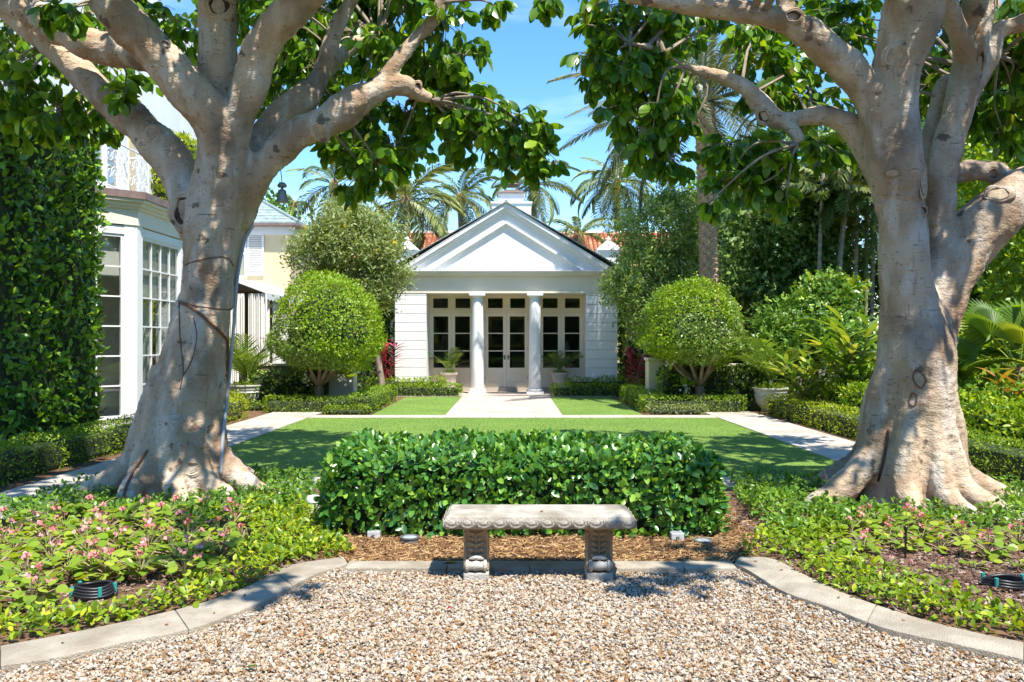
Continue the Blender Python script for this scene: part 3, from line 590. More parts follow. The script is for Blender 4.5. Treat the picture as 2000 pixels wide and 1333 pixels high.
# porch ceiling, threshold, doors
YD = 25.2
box_obj('porch_ceiling', M['frieze'], pav, PCX - 2.34, PCX + 2.34, YF + .31, YD + .1, 2.97, 2.984)
box_obj('threshold', M['pink_paver'], pav, PCX - 2.33, PCX + 2.33, YD - .08, YD + .1, .02, .145)
CWm = M['cream_wood']
def bar(m, x0, x1, z0, z1, y0=YD - .02, y1=YD + .04): return m.box(x0, x1, y0, y1, z0, z1)
for bi in (-1, 0, 1):
    bx = PCX + bi * 1.685; hw = .71
    fr = MB(); bar(fr, bx - hw, bx - hw + .045, .146, 2.969, YD - .06, YD + .06); bar(fr, bx + hw - .045, bx + hw, .146, 2.969, YD - .06, YD + .06)
    bar(fr, bx - hw + .045, bx + hw - .045, 2.445, 2.52, YD - .05, YD + .06); bar(fr, bx - hw + .045, bx + hw - .045, 2.92, 2.969, YD - .05, YD + .06)
    fr.build('door_frame', CWm, pav)
    tm = MB()
    for (a, b) in ((-hw + .046, -.57), (-.115, .115), (.57, hw - .046)): bar(tm, bx + a, bx + b, 2.521, 2.919)
    for (a, b) in ((-.57, -.115), (.115, .57)):
        bar(tm, bx + a, bx + b, 2.521, 2.585); bar(tm, bx + a, bx + b, 2.885, 2.919)
    tr_ = tm.build('transom_window', CWm, pav)
    for c in (-.3425, .3425): box_obj('pane', M['glass'], tr_, bx + c - .226, bx + c + .226, YD, YD + .006, 2.586, 2.884)
    for sd_ in (-1, 1):
        x0, x1 = (bx - .66, bx - .003) if sd_ < 0 else (bx + .003, bx + .66)
        gx0, gx1 = (x0 + .1, x1 - .1)
        dm = MB(); bar(dm, x0, gx0, .15, 2.44); bar(dm, gx1, x1, .15, 2.44); bar(dm, gx0, gx1, 2.33, 2.44); bar(dm, gx0, gx1, .60, .75); bar(dm, gx0, gx1, .15, .30)
        bar(dm, gx0, gx1, .30, .60, YD, YD + .03); bar(dm, gx0 + .03, gx1 - .03, .33, .57, YD - .008, YD)
        dr = dm.build('door', CWm, pav)
        for z in (1.27, 1.81): box_obj('muntin', CWm, dr, gx0 + .001, gx1 - .001, YD - .012, YD + .03, z - .014, z + .014)
        for z0, z1 in ((.751, 1.255), (1.285, 1.795), (1.825, 2.329)): box_obj('pane', M['glass'], dr, gx0 + .001, gx1 - .001, YD + .006, YD + .012, z0, z1)
        if bi == 0:
            hx = bx + sd_ * .05
            MB().box(hx - .018, hx + .018, YD - .03, YD - .021, 1.0, 1.14).tube([(hx, YD - .03, 1.09), (hx, YD - .07, 1.09), (hx + sd_ * .1, YD - .075, 1.088)], .011, 8).build('handle', M['brass'], dr)
        for z in (.4, 1.3, 2.2): box_obj('hinge', M['brass'], dr, *( (x0 - .008, x0 + .008) if sd_ < 0 else (x1 - .008, x1 + .008)), YD - .032, YD - .021, z, z + .1)
for x in (-1, 1):
    box_obj('mullion', CWm, pav, *sorted((PCX + x * .7105, PCX + x * .9745)), YD - .05, YD + .08, .146, 2.969)
    box_obj('mullion', CWm, pav, *sorted((PCX + x * 2.3955, PCX + x * 2.32)), YD - .04, YD + .08, .146, 2.969)
# room behind the doors
rm = MB().box(PCX - 2.9, PCX + 2.9, 29.6, 29.7, 0, 2.97).box(PCX - 3.0, PCX - 2.9, YD + .12, 29.6, 0, 2.97).box(PCX + 2.9, PCX + 3.0, YD + .12, 29.6, 0, 2.97)
rm.build('room_wall', M['dark_room'], pav); box_obj('room_floor', M['wood'], pav, PCX - 2.9, PCX + 2.9, YD + .11, 29.6, .05, .14); box_obj('room_ceiling', M['dark_room'], pav, PCX - 3, PCX + 3, YD + .11, 29.7, 2.955, 3.1)
pc = empty('framed_picture', (PCX - .1, 29.58, 1.5), label='gilt framed picture on the back wall inside the pavilion', cat='picture')
fm = MB(); x0, x1, z0, z1 = PCX - .65, PCX + .65, 1.35, 2.45
fm.box(x0, x1, 29.52, 29.595, z0, z0 + .1).box(x0, x1, 29.52, 29.595, z1 - .1, z1).box(x0, x0 + .1, 29.52, 29.595, z0 + .1, z1 - .1).box(x1 - .1, x1, 29.52, 29.595, z0 + .1, z1 - .1)
fm.build('frame', M['gold'], pc); box_obj('canvas', M['paint'], pc, x0 + .1, x1 - .1, 29.56, 29.59, z0 + .1, z1 - .1)
for sx, lab in ((1.45, 'beige sofa inside the pavilion behind the centre doors'), (-1.75, 'beige armchair inside the pavilion behind the left doors')):
    w = .75 if sx > 0 else .42
    so = empty('sofa' if sx > 0 else 'armchair', (PCX + sx * .62, 26.9, .14), label=lab, cat='sofa' if sx > 0 else 'armchair')
    cx_ = PCX + sx * .62
    box_obj('seat', M['sofa'], so, cx_ - w, cx_ + w, 26.5, 27.25, .26, .55, bevel=.05); box_obj('backrest', M['sofa'], so, cx_ - w, cx_ + w, 27.25, 27.45, .26, .98, bevel=.06)
    for a in (-1, 1):
        box_obj('arm', M['sofa'], so, *sorted((cx_ + a * w, cx_ + a * (w + .16))), 26.5, 27.45, .26, .74, bevel=.05)
        for yy in (26.56, 27.36): box_obj('foot', M['wood'], so, cx_ + a * (w - .06) - .025, cx_ + a * (w - .06) + .025, yy, yy + .05, .14, .262)
lt = empty('side_table', (PCX + 1.9, 27.0, .14), label='dark side table inside the pavilion behind the right doors', cat='table')
box_obj('top', M['wood'], lt, PCX + 1.65, PCX + 2.15, 26.75, 27.25, .78, .82)
for a in (-1, 1):
    for b in (-1, 1): box_obj('leg', M['wood'], lt, PCX + 1.9 + a * .21 - .02, PCX + 1.9 + a * .21 + .02, 27 + b * .21 - .02, 27 + b * .21 + .02, .14, .78)
la = empty('table_lamp', (PCX + 1.9, 27.0, .82), label='table lamp with pale shade inside the pavilion behind the right doors', cat='lamp')
MB().lathe([(.08, 0), (.09, .02), (.03, .06), (.07, .2), (.08, .3), (.02, .42), (.012, .5)], (PCX + 1.9, 27, .82), 16).build('base', M['urn'], la, smooth=True)
MB().lathe([(.2, .45), (.13, .74), (.125, .74), (.195, .45)], (PCX + 1.9, 27, .82), 20).build('lamp_shade', M['shade'], la)

# ------------------------------------------------------------------ house with red tiled roof behind
hb = empty('tiled_house', (0, 48, 0), label='far house with red clay barrel tile roof behind the pavilion', cat='house')
box_obj('wall', M['cream'], hb, -11, 11, 44.2, 54, 0, 5.6)
rp = np.array((0, 44, 5.5)); zr = 7.95; Yr = 48.5; sl = np.array((0, Yr - 44, zr - 5.5)); Ls = np.linalg.norm(sl); sl = sl / Ls; nr = np.cross((1, 0, 0), sl)
MB().add([(-11.3, 44, 5.5), (11.3, 44, 5.5), (11.3, Yr, zr), (-11.3, Yr, zr)], [(0, 1, 2, 3)]).add([(-11.3, Yr, zr), (11.3, Yr, zr), (11.3, 54, 5.5), (-11.3, 54, 5.5)], [(0, 1, 2, 3)]).build('roof', M['copper'], hb)
n_ = 7; half = [(.11 * math.cos(a), .11 * math.sin(a)) for a in np.linspace(0, math.pi, n_)]
rows = 13; dl = Ls / rows
V = [(x, 0, z) for x, z in half] + [(x * .82, dl * 1.12, z * .82 - .02) for x, z in half]
tT = T(V, [], [(i, i + 1, n_ + i + 1, n_ + i) for i in range(n_ - 1)])
pos = []; 
for i in range(92):
    for r in range(rows): pos.append(np.array((-11.3 + .245 * (i + .5), 44, 5.5)) + sl * dl * r + nr * (.035 + rng.uniform(-.006, .006)))
pos = np.array(pos); Mr = np.repeat(np.stack([np.array((1., 0, 0)), sl, nr], 1)[None], len(pos), 0)
ti = link('roof_tile', scatter('roof_tile', tT, Mr, pos, rng.random(len(pos))), M['tile'], hb); ti['kind'] = 'stuff'
MB().tube([(-11.3, Yr, zr + .04), (11.3, Yr, zr + .04)], .13, 10).build('ridge_tile', M['frieze'], hb)

# ------------------------------------------------------------------ main house on the left with the bay window
XW = -7.9
hs_ = empty('house', (XW, 15, 0), label='white house with canted bay window, copper flashing and balcony left of the lawn', cat='house')
box_obj('wall', M['white'], hs_, XW - 3, XW, 9, 17.1, 0, 9.5)
box_obj('wall', M['white'], hs_, XW - 3, XW - .35, 17.1, 23.6, 0, 9.5)
box_obj('pilaster', M['cream'], hs_, XW - .4, XW + .03, 16.85, 17.13, 0, 9.5)
# bay: corners in plan, from near to far
BZ = 3.75
BPl = [(-7.9, 13.35), (-6.68, 14.6), (-6.68, 16.75), (-7.5, 17.6)]
bay = empty('bay_window', (0, 0, 0)); bay.parent = hs_; bay.location = -hs_.location
def inset(d): return [(BPl[0][0], BPl[0][1] - d * .3), (BPl[1][0] + d, BPl[1][1] - d * .45), (BPl[2][0] + d, BPl[2][1] + d * .45), (BPl[3][0], BPl[3][1] + d)]
ccw = lambda p: p if sum(p[i][0] * p[(i + 1) % len(p)][1] - p[(i + 1) % len(p)][0] * p[i][1] for i in range(len(p))) > 0 else p[::-1]
m = MB(); m.slab(ccw(inset(.02) + [(XW, 17.6)]), 3.62, 3.9); m.slab(ccw(inset(.06) + [(XW, 17.6)]), 3.9, 3.95); m.slab(ccw(inset(.1) + [(XW, 17.6)]), 3.95, 4.02); m.slab(ccw(inset(.16) + [(XW, 17.6)]), 4.02, 4.07)
m.build('entablature', M['frieze'], bay)
m = MB(); m.slab(ccw(inset(.19) + [(XW, 17.6)]), 4.072, 4.2); m.build('copper_flashing', M['copper'], bay)
m = MB(); m.slab(ccw(inset(.0) + [(XW, 17.6)]), 0, .12); m.build('sill', M['white_wood'], bay)
def bay_face(A, B, ncol, nrow, gz0=.2, gz1=3.45, post=.22):
    A, B = np.array(A + (0,), float), np.array(B + (0,), float); L = np.linalg.norm(B - A); ax = (B - A) / L; az = np.array((0, 0, 1.)); ay = np.cross(az, ax)   # ay points inwards (to the house)
    f = MB(); f.obox(A, ax, ay, az, (0, post, 0, .12, .121, 3.619)); f.obox(A, ax, ay, az, (L - post, L, .001, .12, .121, 3.618))
    f.obox(A, ax, ay, az, (post, L - post, .01, .1, gz1, 3.6)); f.obox(A, ax, ay, az, (post, L - post, .01, .1, .12, gz0))
    w = f.build('window', M['white_wood'], bay)
    st = MB(); g0, g1 = post + .05, L - post - .05
    st.obox(A, ax, ay, az, (post, g0, .03, .09, gz0, gz1)); st.obox(A, ax, ay, az, (g1, L - post, .03, .09, gz0, gz1)); st.obox(A, ax, ay, az, (g0, g1, .03, .09, gz1 - .05, gz1)); st.obox(A, ax, ay, az, (g0, g1, .03, .09, gz0, gz0 + .05))
    st.build('sash', M['white_wood'], w)
    dx, dz = (g1 - g0) / ncol, (gz1 - gz0 - .1) / nrow; z0 = gz0 + .05
    for i in range(1, ncol): MB().obox(A, ax, ay, az, (g0 + i * dx - .013, g0 + i * dx + .013, .035, .08, z0, gz1 - .05)).build('muntin', M['white_wood'], w)
    for j in range(1, nrow): MB().obox(A, ax, ay, az, (g0, g1, .037, .078, z0 + j * dz - .013, z0 + j * dz + .013)).build('muntin', M['white_wood'], w)
    for i in range(ncol):
        for j in range(nrow): MB().obox(A, ax, ay, az, (g0 + i * dx + .014, g0 + (i + 1) * dx - .014, .055, .06, z0 + j * dz + .014, z0 + (j + 1) * dz - .014)).build('pane', M['bayglass'], w)
bay_face(BPl[0], BPl[1], 3, 6); bay_face(BPl[1], BPl[2], 4, 6); bay_face(BPl[2], BPl[3], 2, 6)
box_obj('room_wall', M['frieze'], bay, XW - .02, XW + .005, 13.4, 17.5, .12, 3.61)
for y0 in (14.72, 15.35, 16.05): MB().add([(-6.98 + .05 * math.sin(k * 1.9), y0 + .035 * k, z) for z in (.15, 3.55) for k in range(14)], [(k, k + 1, 15 + k, 14 + k) for k in range(13)]).build('curtain', M['curtain'], bay, smooth=True)
box_obj('blind', M['curtain'], bay, -6.8, -6.79, 14.7, 16.65, 2.35, 3.5)
MB().obox((BPl[0][0], BPl[0][1], 0), (.698, .716, 0), (-.716, .698, 0), (0, 0, 1), (.25, 1.5, .16, .17, 2.7, 3.5)).build('blind', M['curtain'], bay)
# balcony with french window above the bay
bal = empty('balcony', (0, 0, 0)); bal.parent = hs_; bal.location = -hs_.location
fw = MB()
for y0, y1 in ((15.2, 15.3), (15.72, 15.82), (16.3, 16.4)): fw.box(XW, XW + .06, y0, y1, 4.3, 6.9)
fw.box(XW, XW + .06, 15.3, 16.3, 6.8, 6.9).box(XW, XW + .06, 15.3, 16.3, 4.3, 4.6)
fw.build('french_window', M['white_wood'], bal); box_obj('pane', M['bayglass'], bal, XW + .02, XW + .026, 15.3, 16.3, 4.6, 6.8)
box_obj('balcony_slab', M['frieze'], bal, XW, XW + .55, 14.9, 16.7, 4.21, 4.32)
rl = MB()
for z in (4.42, 5.28): rl.tube([(XW + .03, 14.95, z), (XW + .5, 14.95, z), (XW + .5, 16.65, z), (XW + .03, 16.65, z)], .018, 6)
for y in np.linspace(14.95, 16.65, 5): rl.tube([(XW + .5, y, 4.32), (XW + .5, y, 5.3)], .016, 6)
rl.tube([(XW + .03, 14.95, 4.33), (XW + .03, 14.95, 5.28)], .016, 6)
rl.build('railing', M['white_iron'], bal)
for yc in np.linspace(15.16, 16.44, 4):
    for sy in (-1, 1):
        for zc, s_ in ((4.68, 1), (5.02, -1)):
            a = np.linspace(0, 4.4 * math.pi / 2 * 1.5, 26); r = .14 * (1 - a / a.max() * .8)
            MB().tube(np.stack([np.full(26, XW + .5), yc + sy * (.0 + .1 - r * np.cos(a)), zc + s_ * r * np.sin(a)], 1), .008, 5).build('scroll', M['white_iron'], bal)

# ------------------------------------------------------------------ wing with shutters, slate roof and awning
wg = empty('house_wing', (-9, 28.8, 0), label='cream house wing with louvred shutter, green slate hip roof and striped awning', cat='house')
YW = 28.8; xr = P(568, 0, YW)[0]; ze = P(0, 440, YW)[2]
box_obj('wall', M['cream'], wg, -13.5, xr, YW, 36, 0, ze - .35)
box_obj('eave_frieze', M['white'], wg, -13.6, xr + .06, YW - .06, 36, ze - .35, ze - .06)
MB().box(-13.9, xr + .35, YW - .38, 36.3, ze - .06, ze + .02).build('gutter', M['copper'], wg)
zt = P(0, 372, 32.4)[2]
roofm = MB()
def hip(x0, x1, y0, y1, z0, z1, mat, parent, nco=13):
    for k in range(nco):
        t0, t1 = k / nco, (k + 1) / nco; hgt = min(x1 - x0, y1 - y0) / 2
        a, b = t0 * hgt, t1 * hgt; za, zb = z0 + (z1 - z0) * t0 + .05, z0 + (z1 - z0) * t1 + .02
        MB().add([(x0 + a, y0 + a, za), (x1 - a, y0 + a, za), (x1 - a, y1 - a, za), (x0 + a, y1 - a, za), (x0 + b, y0 + b, zb), (x1 - b, y0 + b, zb), (x1 - b, y1 - b, zb), (x0 + b, y1 - b, zb),
                  (x0 + a, y0 + a, za - .05), (x1 - a, y0 + a, za - .05), (x1 - a, y1 - a, za - .05), (x0 + a, y1 - a, za - .05)],
                 [(0, 1, 5, 4), (1, 2, 6, 5), (2, 3, 7, 6), (3, 0, 4, 7), (8, 9, 1, 0), (9, 10, 2, 1), (10, 11, 3, 2), (11, 8, 0, 3)]).build('slate_course', mat, parent)
    hp = MB(); h2 = min(x1 - x0, y1 - y0) / 2
    for (cx_, cy_, dx_, dy_) in ((x0, y0, 1, 1), (x1, y0, -1, 1), (x1, y1, -1, -1), (x0, y1, 1, -1)): hp.tube([(cx_, cy_, z0 + .06), (cx_ + dx_ * h2, cy_ + dy_ * h2, z1 + .05)], .05, 6)
    hp.build('hip_cap', mat, parent)
hip(-13.9, xr + .35, YW - .38, 36.3, ze + .02, zt, M['slate'], wg)
# window and shutter
sx0, sx1 = P(484, 0, YW)[0], P(516, 0, YW)[0]; sz0, sz1 = P(0, 539, YW)[2], P(0, 452, YW)[2]
sh = MB(); t = .06
sh.box(sx0, sx0 + t, YW - .07, YW - .004, sz0, sz1).box(sx1 - t, sx1, YW - .07, YW - .004, sz0, sz1).box(sx0 + t, sx1 - t, YW - .07, YW - .004, sz0, sz0 + .08).box(sx0 + t, sx1 - t, YW - .07, YW - .004, sz1 - .08, sz1)
sho = sh.build('shutter', M['white_wood'], wg)
for k in range(22):
    z = sz0 + .09 + k * (sz1 - sz0 - .18) / 22; MB().obox((sx0 + t, YW - .04, z), (1, 0, 0), (0, .8, -.6), (0, .6, .8), (0, sx1 - sx0 - 2 * t, -.03, .03, 0, .012)).build('louvre', M['white_wood'], sho)
wx1 = sx0 - .03; wx0 = wx1 - .95
wm = MB().box(wx1 - .07, wx1, YW - .06, YW - .004, sz0, sz1).box(wx0, wx0 + .07, YW - .06, YW - .004, sz0, sz1).box(wx0 + .07, wx1 - .07, YW - .06, YW - .004, sz1 - .07, sz1).box(wx0 - .05, wx1 + .02, YW - .1, YW - .004, sz0 - .08, sz0)
wm.box(wx0 + .07, wx1 - .07, YW - .05, YW - .02, (sz0 + sz1) / 2 - .03, (sz0 + sz1) / 2 + .03)
wo_ = wm.build('window', M['white_wood'], wg); box_obj('pane', M['bayglass'], wo_, wx0 + .07, wx1 - .07, YW - .03, YW - .02, sz0, sz1 - .07)
# awning and curtains on the side wall
XA = -8.0
box_obj('loggia_wall', M['orange_wall'], wg, XA - 2.2, XA - 1.9, 23.8, YW, 0, 3.3); box_obj('loggia_roof', M['white'], wg, XA - 2.2, XA, 23.6, YW, 3.3, 3.42)
aw = MB(); ya, yb = 23.7, 28.6
aw.add([(XA, ya, 3.3), (XA, yb, 3.3), (XA + .85, yb, 2.98), (XA + .85, ya, 2.98), (XA, ya, 3.28), (XA, yb, 3.28), (XA + .85, yb, 2.96), (XA + .85, ya, 2.96)], [(0, 1, 2, 3), (7, 6, 5, 4), (3, 2, 6, 7), (0, 3, 7, 4), (1, 5, 6, 2)])
ao = aw.build('awning', M['awning'], wg)
va = MB(); ns = 96
for k in range(ns):
    y0, y1 = ya + (yb - ya) * k / ns, ya + (yb - ya) * (k + 1) / ns; f0, f1 = (.16 + .05 * abs(math.sin(math.pi * u * 16 / ns)) for u in (k, k + 1))
    va.add([(XA + .856, y0, 2.97), (XA + .856, y1, 2.97), (XA + .856, y1, 2.97 - f1), (XA + .856, y0, 2.97 - f0)], [(0, 1, 2, 3)])
va.build('valance', M['awning_trim'], ao)
for y0, y1 in ((23.75, 24.5), (24.9, 26.6)):
    k = np.arange(60); yy = y0 + (y1 - y0) * k / 59; xx = XA + .72 + .05 * np.sin(k * 1.25) + .03 * np.sin(k * .5)
    Vc = [(a, b, z) for z in (.05, 2.95) for a, b in zip(xx, yy)]
    MB().add(Vc, [(i, i + 1, 61 + i, 60 + i) for i in range(59)]).build('curtain', M['curtain'], wg, smooth=True)
for x0, x1 in ((-8.25, -7.78), (-7.66, -7.12)):
    k = np.arange(40); xx = x0 + (x1 - x0) * k / 39; yy = 23.8 + .05 * np.sin(k * 1.3) + .03 * np.sin(k * .5)
    MB().add([(a, b, z) for z in (.05, 2.95) for a, b in zip(xx, yy)], [(i, i + 1, 41 + i, 40 + i) for i in range(39)]).build('curtain', M['curtain'], wg, smooth=True)
for y in (24.7, 28.3): box_obj('loggia_post', M['white'], wg, XA + .1, XA + .25, y, y + .15, 0, 3.0)

# ------------------------------------------------------------------ garden walls and piers
for px0, px1, Yp, lab in ((642, 690, 19.3, 'cream stucco pier beside the left clipped tree'), (1267, 1310, 19.3, 'cream stucco pier beside the right clipped tree')):
    x0, x1 = P(px0, 0, Yp)[0], P(px1, 0, Yp)[0]; e = empty('pier', ((x0 + x1) / 2, Yp, 0), label=lab, cat='pier')
    box_obj('shaft', M['pier'], e, x0, x1, Yp, Yp + .5, 0, 1.10, bevel=.01); box_obj('cap', M['pier'], e, x0 - .03, x1 + .03, Yp - .03, Yp + .53, 1.101, 1.17, bevel=.01)
for x0, x1, lab in ((P(470, 0, 19.6)[0], P(641, 0, 19.3)[0], 'low weathered garden wall behind the left clipped tree'), (P(1311, 0, 19.3)[0], P(1480, 0, 19.6)[0], 'low weathered garden wall behind the right clipped tree')):
    e = empty('garden_wall', ((x0 + x1) / 2, 19.7, 0), label=lab, cat='wall')
    box_obj('wall', M['wall'], e, x0, x1, 19.45, 19.7, 0, .97, bevel=.01); box_obj('coping', M['pier'], e, x0, x1, 19.42, 19.73, .971, 1.03, bevel=.01)

# ------------------------------------------------------------------ stone bench
bn = empty('stone_bench', (.18, 5.44, 0), label='weathered concrete garden bench with egg and dart edge on scrolled legs', cat='bench')
bx0, bx1, by0, by1 = -.445, .80, 5.265, 5.665
zb, ztp = .335, .432
# seat: an ovolo-edged slab, rings from the underside up
ov = [(.050, zb), (.018, zb + .006), (.004, zb + .02), (0, zb + .04), (.004, zb + .06), (.014, zb + .074), (.016, zb + .082), (.030, zb + .090), (.036, ztp)]
V = []; Fc = []
for i_, z in ov: V += [(bx0 + i_, by0 + i_, z), (bx1 - i_, by0 + i_, z), (bx1 - i_, by1 - i_, z), (bx0 + i_, by1 - i_, z)]
for k in range(len(ov) - 1):
    for j in range(4): Fc.append((k * 4 + j, k * 4 + (j + 1) % 4, k * 4 + 4 + (j + 1) % 4, k * 4 + 4 + j))
Fc += [(3, 2, 1, 0), tuple(len(V) - 4 + j for j in range(4))]
st_ = MB().add(V, Fc).build('seat', M['bench'], bn); autosmooth(st_, 35)
def egg_mesh():
    m = MB(); nu, nv = 14, 5; V = []; Fc = []
    for i in range(nv):
        a = i / (nv - 1) * math.pi / 2
        for k in range(nu): t_ = 2 * math.pi * k / nu; V.append((.030 * math.sin(a) * math.cos(t_), -.008 * math.cos(a), .019 * math.sin(a) * math.sin(t_) + .006))
    for i in range(nv - 1):
        for k in range(nu): Fc.append((i * nu + k, (i + 1) * nu + k, (i + 1) * nu + (k + 1) % nu, i * nu + (k + 1) % nu))
    m.add(V, Fc)
    for R, r in ((.034, .004), (.041, .0035)):
        t_ = np.linspace(math.radians(-215), math.radians(35), 20); m.tube(np.stack([R * np.cos(t_), np.full(20, -.003), R * .70 * np.sin(t_) + .006], 1), r, 6)
    m.tube([(.0525, -.002, .032), (.0525, -.004, -.02)], .0035, 5)
    return m.mesh('egg_motif', True)
em = egg_mesh(); em.materials.append(M['bench'])
for k in range(12):
    o = link('egg_motif', em, None, st_, False); o.location = (bx0 + .055 + k * (bx1 - bx0 - .11) / 11, by0 + .002, zb + .041)
for sy, yy in ((0, by0),):
    pass
for k in range(3):
    for sd_ in (-1, 1):
        o = link('egg_motif', em, None, st_, False); o.location = (bx0 + .002 if sd_ < 0 else bx1 - .002, by0 + .085 + k * .115, zb + .041); o.rotation_euler = (0, 0, -math.pi / 2 if sd_ < 0 else math.pi / 2)
for lx0, lx1 in ((-.312, -.155), (.49, .655)):
    xm = (lx0 + lx1) / 2; w = (lx1 - lx0) / 2
    # side outline in YZ: concave face with a scroll foot
    pr = [(5.335, -.02), (5.335, .045), (5.365, .05), (5.378, .12), (5.385, .18), (5.375, .25), (5.35, .30), (5.335, .334), (5.545, .334), (5.53, .30), (5.505, .25), (5.495, .18), (5.50, .05), (5.53, .045), (5.53, -.02)]
    V = [(lx0, y, z) for y, z in pr] + [(lx1, y, z) for y, z in pr]; n_ = len(pr)
    lg = MB().add(V, [tuple(range(n_)), tuple(range(2 * n_ - 1, n_ - 1, -1))] + [(i, (i + 1) % n_, (i + 1) % n_ + n_, i + n_) for i in range(n_)])
    # raised side fillets
    for a in (lx0 - .004, lx1 - .012): lg.tube([(a + .008, 5.362, .06), (a + .008, 5.376, .12), (a + .008, 5.382, .18), (a + .008, 5.372, .25), (a + .008, 5.346, .31)], .01, 6)
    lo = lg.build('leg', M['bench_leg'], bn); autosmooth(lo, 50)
    # acanthus leaf relief: overlapping lobes
    ac = MB()
    for row in range(5):
        z = .13 + row * .04; y = np.interp(z, [.05, .12, .18, .25, .30, .334], [5.365, 5.378, 5.385, 5.375, 5.35, 5.335])
        for s_ in (-1, 1):
            for q_ in range(2):
                ac.tube([(xm + s_ * .004, y - .004, z), (xm + s_ * (.022 + q_ * .016), y - .010, z + .014 + q_ * .006), (xm + s_ * (.045 + q_ * .012), y - .004, z + .006 + q_ * .018)], [.007, .011, .004], 6)
    ac.tube([(xm, 5.372, .12), (xm, 5.378, .18), (xm, 5.368, .25), (xm, 5.34, .32)], .006, 6)
    ac.build('leaf_relief', M['bench_leg'], lo, smooth=True)
    # scroll foot
    sc_ = MB().tube([(lx0 + .012, 5.352, .087), (xm - .028, 5.346, .087), (xm, 5.342, .089), (xm + .028, 5.346, .087), (lx1 - .012, 5.352, .087)], [.034, .027, .034, .027, .034], 12)
    for a in (-1, 1): sc_.tube([(xm + a * .05, 5.35, .087), (xm + a * .066, 5.35, .087)], [.040, .040], 12)
    sc_.tube([(xm - .045, 5.362, .13), (xm - .02, 5.352, .138), (xm, 5.35, .142), (xm + .02, 5.352, .138), (xm + .045, 5.362, .13)], [.008, .014, .016, .014, .008], 8)
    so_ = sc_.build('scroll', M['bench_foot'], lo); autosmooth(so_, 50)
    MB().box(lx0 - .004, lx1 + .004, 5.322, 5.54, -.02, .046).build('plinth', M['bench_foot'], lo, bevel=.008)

# ------------------------------------------------------------------ the two big fig trees
def project(p):
    p = np.atleast_2d(p); return CXP + p[:, 0] * F / p[:, 1], HORIZ - (p[:, 2] - CAM_H) * F / p[:, 1]
LEAF_ME = {}
def leaf_objects(name, tpl, Mt, pos, mat, parent, smooth=True):
    key = (name, mat.name)
    if key not in LEAF_ME:
        me = tpl.mesh(name, smooth); me.materials.append(mat); LEAF_ME[key] = me
    me = LEAF_ME[key]; base = Vector((0, 0, 0)); p = parent
    while p is not None: base += p.location; p = p.parent
    for m_, q_ in zip(Mt, pos):
        o = bpy.data.objects.new(name, me); COL.objects.link(o); o.parent = parent
        mm = Matrix(m_.tolist()).to_4x4(); mm.translation = Vector(q_) - base; o.matrix_local = mm
def split_leaves(name, tpl, Mt, pos, rnd, mat, parent, n=300, massname='foliage', vis=None):
    """the n leaves that show largest become objects of their own, the rest one mass"""
    px, py = project(pos); size = np.linalg.norm(Mt[:, :, 0], axis=1) / pos[:, 1]
    ok = (px > 10) & (px < 1990) & (py > 8) & (py < 1325)
    if vis is not None: ok &= vis
    facing = np.abs(np.einsum('ni,ni->n', unit(Mt[:, :, 2]), unit(pos - np.array((0, 0, CAM_H)))))
    score = np.where(ok, size * (.3 + facing), -1); idx = np.argsort(-score)[:n]; idx = idx[score[idx] > 0]
    rest = np.ones(len(pos), bool); rest[idx] = False
    leaf_objects('leaf', tpl, Mt[idx], pos[idx], mat, parent)
    o = link(massname, scatter(massname, tpl, Mt[rest], pos[rest], rnd[rest]), mat, parent); o['kind'] = 'stuff'
    return o
